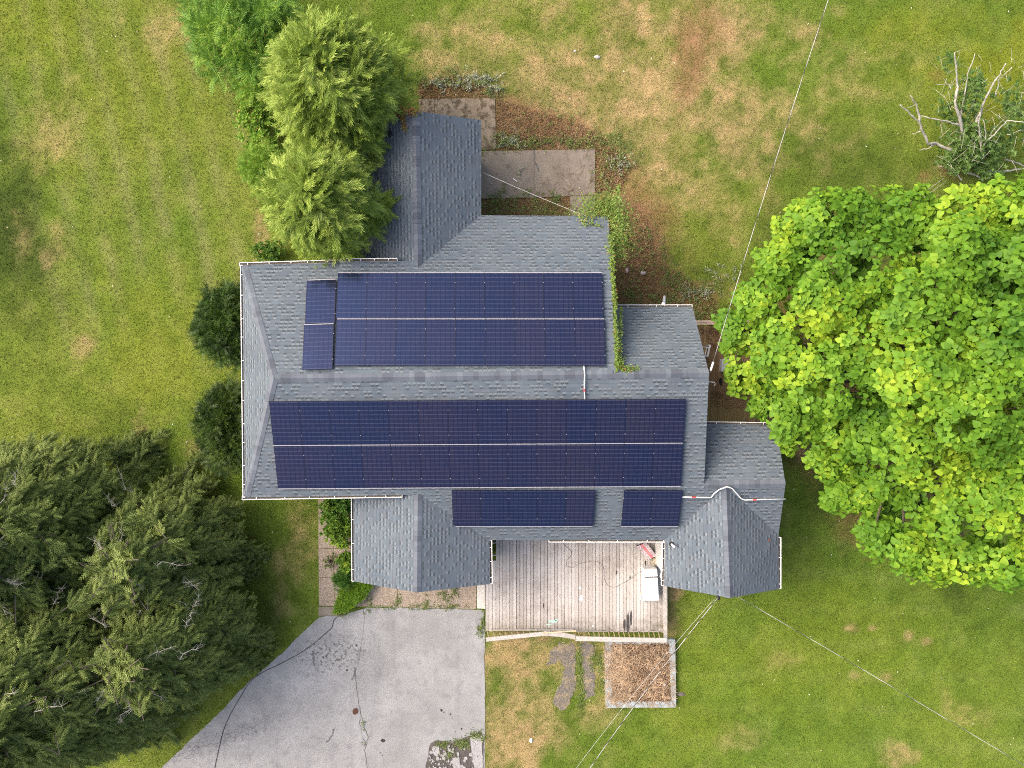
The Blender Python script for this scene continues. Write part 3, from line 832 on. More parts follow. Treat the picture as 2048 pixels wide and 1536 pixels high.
# ================================================================== driveway
def ragged(poly, amp, step=0.15, seed=0, skip=()):
    """outline with small irregularities"""
    out = []; rg = np.random.default_rng(seed)
    for i in range(len(poly)):
        a, b = np.array(poly[i][:2]), np.array(poly[(i + 1) % len(poly)][:2]); n = max(1, int(np.linalg.norm(b - a) / step))
        d = unit(b - a); q = np.array([-d[1], d[0]])
        for k in range(n):
            p = a + (b - a) * k / n
            am = 0 if i in skip or k == 0 else amp
            out.append(p + q * am * (fbm(p[0] * 1.0, p[1] * 1.0, .5, seed) * 2 - 1 + rg.uniform(-.25, .25)))
    return out
def sheet(name, poly, z, mat, parent=None, kind=None, thick=0.0, mats=None):
    import mathutils.geometry as mg
    pts = [Vector((p[0], p[1], 0)) for p in poly]
    tris = mg.tessellate_polygon([pts])
    mb = MB(); base = [(p[0], p[1], z) for p in poly]
    mb.v = [tuple(map(float, p)) for p in base]
    for t in tris:
        a, b, c = [base[k] for k in t]
        cr = (b[0] - a[0]) * (c[1] - a[1]) - (b[1] - a[1]) * (c[0] - a[0])
        mb.f.append(tuple(t) if cr > 0 else tuple(t)[::-1]); mb.m.append(0)
    if thick:
        n = len(base)
        for k in range(n):
            a, b = base[k], base[(k + 1) % n]
            mb.poly([a, (a[0], a[1], z - thick), (b[0], b[1], z - thick), b])
    o = mb.build(name, mat, parent)
    if kind: tag(o, kind=kind)
    return o
def asphalt_mat():
    m = Mat('old_asphalt', 0.93, 0.2)
    p = m.pos()
    n = m.noise(p, 55, 3, 0.8); big = m.noise(p, 0.5, 5, 0.6); st_ = m.noise(m.scaled(p, 2.2, 0.25, 1), 1.0, 4, 0.6); mid = m.noise(p, 2.3, 5, 0.65)
    c = m.mix(big.ramp(0.32, 0.68), (0.245, 0.245, 0.246), (0.335, 0.335, 0.338))
    c = m.mix(mid.ramp(0.50, 0.72) * 0.6, c, (0.165, 0.165, 0.172))
    c = m.mix(st_.ramp(0.52, 0.75) * 0.5, c, (0.19, 0.19, 0.205))
    n3 = m.noise(p, 26, 2, 0.8); c = m.mix(n.ramp(0.45, 0.85) * 0.75, c, (0.10, 0.10, 0.10)); c = m.mix(n3.ramp(0.55, 0.72) * 0.35, c, (0.13, 0.13, 0.135))
    c = m.mix(n.ramp(0.45, 0.15) * 0.40, c, (0.42, 0.42, 0.43))
    x, y, _ = m.sep(p)
    # alligator cracking in the south-west strip
    wv = m.noise(p, 3.0, 3, 0.6)
    ck = m.voro(p, 5.5, 'DISTANCE_TO_EDGE')
    a = P(380, 1500); bb = P(600, 1420)
    d = unit((bb - a)[:2]); q = np.array([-d[1], d[0]])
    dist = ((x * float(q[0]) + y * float(q[1])) - float(np.dot(q, a[:2]))).abs()
    al = (x * float(d[0]) + y * float(d[1])) - float(np.dot(d, a[:2]))
    band = (dist + wv * 1.4 - 0.7).ramp(0.42, 0.1) * al.ramp(5.2, 2.5)
    c = m.mix(band * ck.lt(0.045) * 0.75, c, (0.07, 0.07, 0.075))
    c = m.mix(band * 0.35, c, (0.15, 0.15, 0.16))
    # scuffed oily patch
    o = P(660, 1310)
    dx, dy = x - float(o[0]), y - float(o[1])
    od = ((dx * dx) * 0.30 + (dy * dy) * 0.9 + dx * dy * -0.25).pow(0.5)
    sp = m.noise(p, 7.5, 4, 0.7)
    c = m.mix(od.ramp(1.2, 0.3) * sp.ramp(0.52, 0.60) * 0.9, c, (0.075, 0.07, 0.062))
    m.color(c); m.bump(n, 0.008, 0.6)
    return m.mat
M['asphalt'] = asphalt_mat()
M['asphalt_dark'] = plain('fresh_patch_asphalt', (0.12, 0.12, 0.125), 0.95, 0.5, 30, 0.2, dirt=(0.25, 0.25, 0.25))
M['oil'] = plain('oil_drip', (0.022, 0.022, 0.024), 0.5, 0.3, 12, 0.4)
M['rust'] = plain('rusty_iron', (0.085, 0.038, 0.025), 0.85, 0.4, 22, 0.3)
driveway = sheet('driveway', ragged(drive, 0.05, .12, 3), 0.022, M['asphalt'], kind='structure', thick=.03)
def strip(pts, w, z, mat, name, parent, seed=0, jig=0.06):
    rg = random.Random(seed); mb = MB(); P2 = []
    for k in range(len(pts) - 1):
        a, b = np.array(pts[k][:2]), np.array(pts[k + 1][:2]); n = max(1, int(np.linalg.norm(b - a) / 0.12))
        for j in range(n): P2.append(a + (b - a) * j / n + [rg.uniform(-jig, jig), rg.uniform(-jig, jig)])
    P2.append(np.array(pts[-1][:2])); L = []; Rr = []
    for k, p in enumerate(P2):
        d = unit(P2[min(k + 1, len(P2) - 1)] - P2[max(k - 1, 0)]); q = np.array([-d[1], d[0]]); ww = w * rg.uniform(.3, 1.2) / 2
        L.append(p + q * ww); Rr.append(p - q * ww)
    for k in range(len(P2) - 1): mb.poly([(*Rr[k], z), (*Rr[k + 1], z), (*L[k + 1], z), (*L[k], z)])
    return mb.build(name, mat, parent)
M['crackfill'] = plain('crack', (0.12, 0.115, 0.11), 0.97, 0.4, 10, 0.1)
strip(PX([(709, 1335), (714, 1380), (722, 1425), (727, 1450), (736, 1475), (730, 1500), (738, 1560)]), 0.035, 0.027, M['crackfill'], 'crack', driveway, 1, .03)
strip(PX([(719, 1440), (724, 1470), (732, 1490)]), 0.03, 0.027, M['crackfill'], 'crack', driveway, 2, .04)
strip(PX([(727, 1215), (729, 1245), (722, 1290), (716, 1330)]), 0.014, 0.027, M['crackfill'], 'crack', driveway, 4, .02)
for (px, py, r) in [(883, 1420, .055), (888, 1424, .03), (901, 1428, .035), (904, 1436, .02), (923, 1457, .04), (911, 1463, .02), (766, 1481, .09), (762, 1505, .025), (765, 1510, .025), (901, 1481, .04), (694, 1340, .05), (713, 1290, .05)]:
    c = P(px, py); mb = MB(); n = 14
    mb.poly([(c[0] + math.cos(2 * math.pi * k / n) * r * random.uniform(.7, 1.2), c[1] + math.sin(2 * math.pi * k / n) * r * random.uniform(.7, 1.2), 0.0275) for k in range(n)])
    mb.build('oil_drip', M['oil'], driveway)
for arc in ([(626, 1302), (627, 1318), (630, 1332)], [(711, 1335), (709, 1350), (704, 1360)], [(667, 1458), (665, 1470), (658, 1480), (652, 1484)]):
    strip(PX(arc), 0.09, 0.0265, M['asphalt_dark'], 'tyre_scuff', driveway, 5, .02)
# iron cover
e = empty('iron_cover', P(711, 1422)); c = P(711, 1422); mb = MB()
n = 26; A = [(c[0] + .125 * math.cos(t) + .02 * math.sin(t), c[1] + .145 * math.sin(t)) for t in np.linspace(0, 2 * math.pi, n, endpoint=False)]
for z0, z1, s_ in ((0.02, 0.034, 1.0), (0.034, 0.038, .86)):
    q = [(c[0] + (x - c[0]) * s_, c[1] + (y - c[1]) * s_) for x, y in A]
    for k in range(n):
        a, b = q[k], q[(k + 1) % n]; mb.poly([(*a, z0), (*b, z0), (*b, z1), (*a, z1)])
    mb.poly([(*a, z1) for a in q])
mb.build('lid', M['rust'], e); tag(e, 'small round rust brown iron cover set in the grey driveway', 'cover')
# broken corner of the driveway
brk = PX([(862, 1486), (875, 1480), (905, 1484), (935, 1472), (962, 1462), (968, 1480), (966, 1560), (850, 1570), (851, 1530)])
M['rubble'] = plain('broken_asphalt_bed', (0.085, 0.075, 0.07), 0.97, 0.5, 16, 0.1, dirt=(0.17, 0.16, 0.15))
bed = sheet('rubble_bed', ragged(brk, .06, .1, 9), 0.0275, M['rubble'], driveway)
rg = random.Random(4)
M['chunk'] = plain('asphalt_chunk', (0.30, 0.29, 0.29), 0.95, 0.3, 14, 0.2)
mb = MB()
pts = sample_poly(PX([(858, 1490), (905, 1488), (915, 1560), (852, 1560)]), 90)
pts = np.concatenate([pts, sample_poly(PX([(915, 1488), (966, 1470), (966, 1560), (915, 1560)]), 26)])
for p in pts:
    r = rg.choice([.03, .04, .05, .06, .09]); n = rg.randint(5, 7); h = rg.uniform(.02, .05)
    o = [(p[0] + math.cos(2 * math.pi * k / n) * r * rg.uniform(.7, 1.2), p[1] + math.sin(2 * math.pi * k / n) * r * rg.uniform(.7, 1.2)) for k in range(n)]
    for k in range(n):
        a, b = o[k], o[(k + 1) % n]; mb.poly([(*a, .02), (*b, .02), (*b, .02 + h), (*a, .02 + h)])
    mb.poly([(*a, .02 + h) for a in o])
for poly in ([(866, 1492), (878, 1490), (880, 1508), (872, 1512), (864, 1504)], [(940, 1474), (964, 1470), (966, 1540), (950, 1540), (944, 1510)], [(905, 1516), (918, 1512), (922, 1545), (908, 1550)]):
    o = ragged(PX(poly), .03, .1, 3); n = len(o)
    for k in range(n):
        a, b = o[k], o[(k + 1) % n]; mb.poly([(*a, .02), (*b, .02), (*b, .045), (*a, .045)])
    mb.poly([(*a, .045) for a in o])
tag(mb.build('rubble', M['chunk']), kind='stuff')
M['pebble'] = plain('path_pebble', (0.24, 0.215, 0.19), 0.95, 0.5, 3, 0.2)
mb = MB()
for g in (gravel1, gravel2):
    for p in sample_poly(g, 420):
        r = rg.uniform(.012, .035); n = 5; o = [(p[0] + math.cos(1.2566 * k) * r * rg.uniform(.7, 1.2), p[1] + math.sin(1.2566 * k) * r * rg.uniform(.7, 1.2)) for k in range(n)]
        for k in range(n): mb.poly([(*o[k], .0), (*o[(k + 1) % n], .0), (p[0], p[1], .012 + r * .8)])
tag(mb.build('pebbles', M['pebble']), kind='stuff')
# black cable over the driveway
def cable(name, label, pts, r, mat, cat, jig=0.0, seed=0, n=6, sub=6):
    """smooth line through the points"""
    pts = [np.array(p, float) for p in pts]; out = []
    for k in range(len(pts) - 1):
        p0, p1, p2, p3 = pts[max(k - 1, 0)], pts[k], pts[k + 1], pts[min(k + 2, len(pts) - 1)]
        for j in range(sub):
            t = j / sub
            out.append(0.5 * ((2 * p1) + (-p0 + p2) * t + (2 * p0 - 5 * p1 + 4 * p2 - p3) * t * t + (-p0 + 3 * p1 - 3 * p2 + p3) * t ** 3))
    out.append(pts[-1]); mb = MB(); mb.tube(out, r, n)
    return tag(mb.build(name, mat, None, smooth=True), label, cat)
cable('cable', 'thin black cable lying across the driveway towards the spruces', PX([(683, 1228), (668, 1240), (664, 1254), (652, 1266), (610, 1300), (560, 1328), (525, 1345), (500, 1364), (480, 1395), (460, 1430), (447, 1460), (437, 1500), (428, 1545), (424, 1600)], .036), 0.013, M['wiredark'], 'cable')

# ================================================================== walkway, step, patio slabs
def aggregate_mat():
    m = Mat('exposed_aggregate', 0.95, 0.15)
    p = m.pos(); v = m.voro(p, 36, 'F1', 1); n = m.noise(p, 40, 3, 0.8); b = m.noise(p, 0.9, 4, 0.6)
    v2 = m.voro(p, 24, 'F1', 0)
    c = m.mix(v.ramp(0.1, 0.9), (0.155, 0.115, 0.085), (0.46, 0.385, 0.31)); c = m.mix(v2.ramp(0.45, 0.75) * .6, c, (0.10, 0.08, 0.06)); c = m.mix(n.ramp(0.3, 0.7) * .4, c, (0.25, 0.195, 0.15))
    c = m.mix(b.ramp(0.35, 0.7) * 0.5, c, (0.36, 0.31, 0.26))
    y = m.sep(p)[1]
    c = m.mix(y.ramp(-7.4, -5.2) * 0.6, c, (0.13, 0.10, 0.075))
    m.color(c); m.bump(n, 0.01, 0.8); return m.mat
def concrete_mat(name, a, b, moss, amt):
    m = Mat(name, 0.93, 0.2); p = m.pos()
    n = m.noise(p, 1.7, 6, 0.65); f = m.noise(p, 40, 3, 0.75); s_ = m.noise(p, 3.6, 6, 0.75)
    c = m.mix(n.ramp(0.3, 0.7), a, b); c = m.mix(f.ramp(0.5, 0.85) * 0.35, c, (0.10, 0.085, 0.07))
    c = m.mix(s_.ramp(0.62 - amt, 0.72 - amt) * 0.8, c, moss); m.color(c); m.bump(f + s_, 0.006, 0.6); return m.mat
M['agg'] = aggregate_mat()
M['conc_a'] = concrete_mat('mossy_concrete', (0.17, 0.135, 0.095), (0.27, 0.22, 0.165), (0.055, 0.042, 0.022), 0.14)
M['conc_b'] = concrete_mat('weathered_concrete', (0.165, 0.140, 0.115), (0.245, 0.208, 0.170), (0.105, 0.086, 0.068), 0.04)
M['conc_step'] = concrete_mat('pale_step_concrete', (0.48, 0.46, 0.42), (0.62, 0.60, 0.57), (0.30, 0.26, 0.2), 0.0)
def slab_set(name, cells, z, mat, thick=.08):
    mb = MB()
    for q in cells:
        q = PX(q, 0); c = sum(q) / len(q)
        q = [p + unit(c - p) * 0.012 for p in q][::-1]
        mb.hexa([(p[0], p[1], z - thick) for p in q], [(p[0], p[1], z) for p in q])
    return tag(mb.build(name, mat), kind='structure')
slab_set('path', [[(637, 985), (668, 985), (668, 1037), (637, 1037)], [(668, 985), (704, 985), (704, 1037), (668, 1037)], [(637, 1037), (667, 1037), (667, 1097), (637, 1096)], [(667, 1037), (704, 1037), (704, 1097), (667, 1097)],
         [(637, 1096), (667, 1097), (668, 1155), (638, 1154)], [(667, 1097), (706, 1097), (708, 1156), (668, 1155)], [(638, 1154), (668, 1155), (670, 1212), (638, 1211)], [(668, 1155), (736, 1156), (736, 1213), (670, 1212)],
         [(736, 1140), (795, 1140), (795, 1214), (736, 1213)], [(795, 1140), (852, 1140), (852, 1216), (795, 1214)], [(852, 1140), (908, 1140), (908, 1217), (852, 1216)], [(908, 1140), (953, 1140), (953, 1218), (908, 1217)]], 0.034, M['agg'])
slab_set('footpath', [[(637, 1213), (700, 1213), (690, 1231), (637, 1231)]], 0.031, M['conc_b'])
e = empty('concrete_step', P(961, 1190)); mb = MB(); q = [p for p in PX([(954, 1217), (971, 1218), (970, 1168), (954, 1170)], .28)]
mb.hexa([(p[0], p[1], 0) for p in q], [(p[0], p[1], .28) for p in q]); mb.build('tread', M['conc_step'], e, bevel=.015)
tag(e, 'pale concrete step between the pebble walkway and the wooden deck', 'step')
slab_set('patio', [[(838, 198), (869, 198), (870, 302), (838, 302)], [(869, 198), (932, 197), (932, 302), (870, 302)], [(932, 197), (990, 196), (993, 300), (932, 302)]], 0.05, M['conc_a'])
slab_set('pavement', [[(962, 303), (1068, 301), (1068, 396), (962, 398)], [(1068, 301), (1190, 299), (1190, 390), (1068, 396)]], 0.065, M['conc_b'])
slab_set('slab', [[(1140, 392), (1190, 391), (1190, 440), (1140, 440)]], 0.045, M['conc_b'])
strip(PX([(1068, 301), (1070, 320), (1074, 335), (1078, 345)], 0), .07, .0695, M['crackfill'], 'crack', bpy.data.objects['pavement'], 3, .03)
def gravel_mat():
    m = Mat('worn_asphalt_path', 0.97, 0.1); p = m.pos(); n = m.noise(p, 24, 4, 0.8); b = m.noise(p, 2.2, 5, 0.7)
    c = m.mix(n.ramp(0.25, 0.75), (0.05, 0.044, 0.04), (0.24, 0.215, 0.185)); c = m.mix(b.ramp(0.48, 0.68) * .8, c, (0.33, 0.25, 0.135)); m.color(c); m.bump(n, .02, .8); return m.mat
M['gravel'] = gravel_mat()
for g, sd_ in ((gravel1, 3), (gravel2, 8)): sheet('gravel_path', ragged(g, .22, .1, sd_), 0.012, M['gravel'], kind='structure')

# ================================================================== front deck
def deck_mat(name, cols, axis, pitch, moss, mossy, off=0.0, dark=0.55):
    m = Mat(name, 0.9, 0.2); p = m.pos(); x, y, z = m.sep(p)
    u, v = (x, y) if axis == 'y' else (y, x)
    k = ((u - off) / pitch).floor(); f = ((u - off) / pitch).fract()
    r = m.white(k, 3.0, 0.0)
    seg = (v / 9.0 + r * 5.0).floor(); r2 = m.white(k, seg, 2.0)
    sc = (14, 1.0, 1) if axis == 'y' else (1.0, 14, 1)
    g = m.noise(m.scaled(p, *sc), 3.2, 5, 0.7); b = m.noise(p, 0.75, 5, 0.65); f2 = m.noise(p, 5, 5, 0.75)
    c = m.mix(r2, cols[0], cols[1]); c = m.mix(g.ramp(0.35, 0.8) * 0.6, c, cols[2])
    c = m.mix((b * 0.6 + f2 * 0.4).ramp(0.50, 0.64) * dark, c, cols[3])
    sp = m.noise(m.scaled(p, 1, 1, 1), 11, 4, 0.75); c = m.mix(sp.ramp(0.58, 0.72) * 0.5, c, cols[3])
    if moss: c = m.mix(mossy(m, x, y, f2), c, moss)
    m.color(c); m.bump(g, 0.004, 0.6); return m
yS, yN = float(P(1000, 1262, .6)[1]), float(P(1000, 1082, .6)[1])
xW, xE = float(P(971, 1200, .6)[0]), float(P(1331, 1200, .6)[0])
M['deckwood'] = deck_mat('silvered_deck_boards', [(0.39, 0.36, 0.335), (0.53, 0.50, 0.48), (0.29, 0.255, 0.225), (0.21, 0.175, 0.15)], 'y', 0.147, (0.10, 0.085, 0.05),
    lambda m, x, y, n: (y.ramp(yS + .75, yS) * n.ramp(.3, .7) + x.ramp(xE - 1.0, xE) * n.ramp(.35, .7) * .9 + (x.ramp(xW + 1.1, xW + .3) * y.ramp(yN - 1.2, yN - .4)) * n.ramp(.35, .65) * .8).clamp() * .75, xW).mat
M['railwood'] = plain('weathered_rail_wood', (0.37, 0.345, 0.32), 0.9, 0.22, 5, 0.15, dirt=(0.20, 0.175, 0.15))
M['railwhite'] = plain('peeling_white_rail', (0.40, 0.375, 0.35), 0.8, 0.25, 9, 0.2, dirt=(0.20, 0.165, 0.135))
M['rawwood'] = plain('pale_raw_wood', (0.50, 0.40, 0.26), 0.85, 0.2, 5, 0.2)
DZ = 0.6
deck = empty('wooden_deck', P(1150, 1180, 0))
mb = MB(); rg = random.Random(3); x = xW; k = 0
while x < xE - 0.02:
    yn = yN + 0.6
    s_ = yS + rg.uniform(-.012, .03)
    if rg.random() < 0.0: pass
    mb.box(x + rg.uniform(.004, .011), x + .147 - rg.uniform(.004, .011), s_, yn if x > -0.75 else float(P(975, 1140, DZ)[1]) + .4, DZ - .035 + rg.uniform(-.002, .002), DZ + rg.uniform(-.004, .004)); x += .147
mb.build('deck_boards', M['deckwood'], deck)
mb = MB()
for yy in np.linspace(yS + .1, yN - .1, 8): mb.box(xW + .02, xE - .02, yy - .02, yy + .02, DZ - .23, DZ - .04)
mb.box(xW + .005, xE - .005, yS + .02, yS + .055, DZ - .24, DZ - .042); mb.box(xE - .04, xE - .002, yS + .06, yN, DZ - .24, DZ - .042); mb.box(xW + .003, xW + .045, yS + .06, yN - 1.6, DZ - .24, DZ - .042)
mb.build('joists', M['railwood'], deck)
for (px, py) in ((975, 1258), (1090, 1258), (1210, 1258), (1326, 1258), (1326, 1170)):
    mb = MB(); c = P(px, py, DZ); mb.box(c[0] - .045, c[0] + .045, c[1] - .045, c[1] + .045, 0, DZ - .045); mb.build('post', M['railwood'], deck)
RZ = 1.42
rails = [([(972, 1279), (1040, 1272), (1090, 1267)], .17), ([(1088, 1266.5), (1120, 1269), (1150, 1274)], .19), ([(1151, 1277), (1240, 1279), (1333, 1280.5)], .19)]
rt = []
for k, (ps, w) in enumerate(rails):
    mb = MB(); pp = PX(ps, RZ + .006 * (k % 2))
    for a, b in zip(pp[:-1], pp[1:]): mb.bar(a, b, w, .038)
    mb.build('rail_board', M['railwhite'] if k != 1 else M['railwood'], deck); rt.append(pp)
# inner ledger lying along the boards, the fallen raw batten, east rail
mb = MB(); mb.bar(P(985, 1259.5, DZ + .06), P(1147, 1259, DZ + .06), .05, .09); mb.build('bottom_rail', M['railwood'], deck)
mb = MB(); mb.bar(P(1085, 1266, RZ + .06), P(1152, 1261.5, RZ + .05), .05, .03); mb.build('loose_batten', M['rawwood'], deck)
mb = MB(); mb.bar(P(1150, 1261.5, DZ - .1), P(1329, 1262.5, DZ - .1), .05, .09); mb.build('bottom_rail', M['railwood'], deck)
def baluster(a, b):
    mb = MB(); mb.bar(a, b, .032, .032, 0, (0, 1, 0)); mb.build('baluster', M['rawwood'], deck)
def rail_at(px):
    for pp in rt:
        for a, b in zip(pp[:-1], pp[1:]):
            x = P(px, 1272, RZ)[0]
            if a[0] - .01 <= x <= b[0] + .01: return a + (b - a) * ((x - a[0]) / (b[0] - a[0]))
    return None
for px in list(range(978, 1080, 12)) + list(range(1160, 1330, 10)):
    t = rail_at(px)
    if t is None: continue
    bx = P(px - 3, 1261, DZ - .1)
    baluster([bx[0], bx[1] - .045, DZ - .13], [t[0], t[1], RZ - .02])
mb = MB(); mb.bar(P(1329.5, 1167, RZ - .4), P(1331, 1283, RZ - .4), .15, .038); mb.build('rail_board', M['railwood'], deck)
for py in range(1172, 1280, 11):
    b = P(1330.5, py, RZ - .43); baluster([b[0] + .0, b[1], DZ - .2], [b[0], b[1], RZ - .43])
# white boards by the house end of the east rail
mb = MB(); mb.hexa(PX([(1320, 1135), (1326, 1167), (1328, 1086), (1319, 1086)], 1.38)[::1], PX([(1320, 1135), (1326, 1167), (1328, 1086), (1319, 1086)], 1.43)); mb.build('rail_board', M['white'], deck)
mb = MB(); mb.box(*(lambda c: (c[0] - .09, c[0] + .09, c[1] - .06, c[1] + .1))(P(1325, 1152, 1.2)), 1.1, 1.25); mb.build('rail_bracket', M['white'], deck)
tag(deck, 'silvery weathered plank deck with a leaning peeling rail behind the house', 'deck')

# things on the deck ---------------------------------------------------------
fr = empty('refrigerator', P(1306, 1170, DZ)); z0, z1 = DZ, DZ + .62
c00, c10, c11, c01 = P(1292.5, 1201.5, z1), P(1318, 1201, z1), P(1314.5, 1138.5, z1), P(1288.5, 1139.5, z1)
def lerp4(u, v, z):
    a = c00 + (c10 - c00) * u; b = c01 + (c11 - c01) * u; p = a + (b - a) * v; return np.array([p[0], p[1], z])
def fbox(u0, u1, v0, v1, za, zb, mat, name, bev=.012):
    mb = MB(); mb.hexa([lerp4(u0, v0, za), lerp4(u1, v0, za), lerp4(u1, v1, za), lerp4(u0, v1, za)], [lerp4(u0, v0, zb), lerp4(u1, v0, zb), lerp4(u1, v1, zb), lerp4(u0, v1, zb)]); return mb.build(name, mat, fr, bevel=bev)
fbox(0, 1, 0, 1, z0, z1 - .07, M['enamel'], 'body'); fbox(0.0, 1.0, 0.0, .728, z1 - .062, z1, M['enamel'], 'door'); fbox(0.0, 1.0, .772, 1.0, z1 - .062, z1, M['enamel'], 'door')
fbox(.01, .99, .728, .772, z1 - .085, z1 - .06, plain('grey_gasket', (.10, .10, .11), .7, .1, 5), 'gasket', 0)
mb = MB(); mb.tube([lerp4(-.03, .73, z1 - .06), lerp4(-.09, .71, z1 - .05), lerp4(-.10, .45, z1 - .05), lerp4(-.08, .33, z1 - .05), lerp4(-.02, .28, z1 - .06)], .016, 8); mb.build('handle', M['white'], fr, smooth=True)
mb = MB(); mb.tube([lerp4(-.02, .78, z1 - .05), lerp4(-.09, .79, z1 - .05), lerp4(-.10, .96, z1 - .05), lerp4(-.02, .98, z1 - .05)], .016, 8); mb.build('handle', M['white'], fr, smooth=True)
for u, v in ((.3, .42), (.16, .1)):
    p = lerp4(u, v, z1); mb = MB(); mb.disc(p, .012, z1 - .001, z1 + .004, 10); mb.build('screw_cap', M['frame'], fr)
tag(fr, 'white refrigerator lying on its back on the deck', 'refrigerator')
# wheel / fan guard beside it
wh = empty('wheel', P(1287, 1195, DZ)); c = P(1287, 1195, DZ + .12)
mb = MB(); mb.tube([(c[0] + .135 * math.cos(t), c[1] + .135 * math.sin(t), c[2]) for t in np.linspace(0, 2 * math.pi, 33)], .05, 10, 0, False); mb.build('tyre', plain('pale_grey_rubber', (.40, .43, .43), .75, .15, 10), wh, smooth=True)
mb = MB(); mb.disc(c, .095, c[2] - .03, c[2] + .015, 24); mb.build('rim', plain('grey_rim', (.50, .53, .54), .5, .1, 12), wh)
mb = MB(); mb.disc(c, .03, c[2] + .015, c[2] + .04, 14)
for k in range(5):
    a = 2 * math.pi * k / 5; mb.bar((c[0] + .03 * math.cos(a), c[1] + .03 * math.sin(a), c[2] + .02), (c[0] + .09 * math.cos(a), c[1] + .09 * math.sin(a), c[2] + .02), .018, .014)
mb.build('hub', M['white'], wh)
tag(wh, 'small pale grey wheel lying flat by the white refrigerator', 'wheel')
# folded patterned rug over a low frame
def rug_mat():
    m = Mat('patterned_rug', 0.9, 0.15); u, v, _ = m.sep(m.coord('UV'))
    vx = m.voro(m.coord('UV'), 9.0, 'F1', 0)
    a, b = (u * 4.0), (v * 8.0)
    cx = ((a.fract() - .5) * (a.fract() - .5) + (b.fract() - .5) * (b.fract() - .5)).pow(.5)
    ring = cx.gt(.30) * cx.lt(.44); core = cx.lt(.12)
    c = m.mix(ring, (0.58, 0.52, 0.53), (0.17, 0.09, 0.12)); c = m.mix(core * .8, c, (0.40, 0.18, 0.20))
    band = u.gt(.36) * u.lt(.63); n = m.noise(m.coord('UV'), 22, 4, .7)
    c = m.mix(band * .9, c, (0.52, 0.12, 0.14)); c = m.mix(band * (cx.gt(.38)) * .4, c, (0.62, 0.3, 0.3)); c = m.mix(n.ramp(.5, .8) * .3, c, (.3, .22, .2)); m.color(c); return m.mat
rq = PX([(1274, 1093), (1292, 1085), (1314, 1112), (1297, 1120)], DZ + .34); mb = MB(); N = 12
rows = []
for i in range(N + 1):
    r_ = []
    for j in range(7):
        u, v = j / 6, i / N
        p = (rq[0] * (1 - u) + rq[1] * u) * (1 - v) + (rq[3] * (1 - u) + rq[2] * u) * v
        p = p + [0, 0, .02 * math.sin(v * 9 + u * 3) - .012 * (abs(u - .5) * 2) ** 3 - .012 * (abs(v - .5) * 2) ** 4]
        r_.append(p)
    rows.append(r_)
for i in range(N):
    for j in range(6): mb.poly([rows[i + 1][j], rows[i + 1][j + 1], rows[i][j + 1], rows[i][j]], 0, [(j / 6, (i + 1) / N), ((j + 1) / 6, (i + 1) / N), ((j + 1) / 6, i / N), (j / 6, i / N)])
mb2 = MB()
rg_o = empty('rug_stand', sum(rq) / 4 * [1, 1, 0] + [0, 0, DZ])
mb.build('rug', rug_mat(), rg_o, smooth=True)
for q in rq:
    c = sum(rq) / 4; p = q + (c - q) * .1; mb3 = MB(); mb3.bar([p[0], p[1], DZ], [p[0], p[1], DZ + .24], .04, .04, 0, (0, 1, 0)); mb3.build('leg', M['frame'], rg_o)
mb2.hexa([p * [1, 1, 0] + [0, 0, DZ + .22] for p in rq[::-1]], [p * [1, 1, 0] + [0, 0, DZ + .25] for p in rq[::-1]]); mb2.build('frame', M['frame'], rg_o)
tag(rg_o, 'red and grey patterned rug draped over a low stand by the deck corner', 'rug')
# wicker pot
pt = empty('wicker_pot', P(1311, 1122, DZ)); c = P(1311, 1122.5, DZ + .3)
M['wicker'] = plain('tan_wicker', (0.30, 0.24, 0.16), .9, .4, 40, .1)
mb = MB(); zz = [DZ, DZ + .1, DZ + .22, DZ + .3, DZ + .3, DZ + .24]; rr = [.09, .12, .135, .14, .12, .11]
mb.tube([(c[0], c[1], z) for z in zz[:4]], rr[:4], 20, 0, True); mb.build('body', M['wicker'], pt, smooth=True)
mb = MB(); mb.tube([(c[0] + .135 * math.cos(t), c[1] + .135 * math.sin(t), DZ + .305) for t in np.linspace(0, 2 * math.pi, 25)], .016, 8, 0, False); mb.build('rim', M['wicker'], pt, smooth=True)
mb = MB(); mb.disc(c, .115, DZ + .302, DZ + .306, 18); mb.build('soil', plain('dried_pot_fill', (.33, .29, .23), .95, .4, 30), pt)
tag(pt, 'round tan wicker pot between the rug and the white rail', 'pot')
mb = MB(); mb.tube([P(1314, 1116, 1.0), P(1318, 1109, 1.15)], .014, 8); mb.tube([P(1314, 1116, 1.0), P(1313.5, 1117, DZ)], .014, 8)
tag(mb.build('stick', M['white']), 'short white stick leaning on the white rail above the wicker pot', 'stick')
cable('extension_cord', 'thin grey cord winding over the deck to the refrigerator', PX([(1126, 1086), (1133, 1094), (1142, 1103), (1141, 1113), (1134, 1121), (1133, 1130), (1140, 1135), (1150, 1133), (1160, 1127), (1180, 1123), (1194, 1123), (1204, 1130), (1208, 1142), (1208, 1155), (1213, 1167), (1222, 1174), (1235, 1172), (1260, 1158), (1275, 1147), (1289, 1140)], DZ + .012), .0065, plain('grey_cord', (.13, .13, .13), .6, .2, 6), 'cord')
def flat_bits(name, pix, mat, parent, z, seed):
    rgx = random.Random(seed)
    for (px, py, rx, ry) in pix:
        c = P(px, py, z); mb = MB(); n = 12; rx_, ry_ = rx / 48, ry / 48
        mb.poly([(c[0] + math.cos(2 * math.pi * k / n) * rx_ * rgx.uniform(.7, 1.25), c[1] + math.sin(2 * math.pi * k / n) * ry_ * rgx.uniform(.7, 1.25), z) for k in range(n)]); mb.build(name, mat, parent)
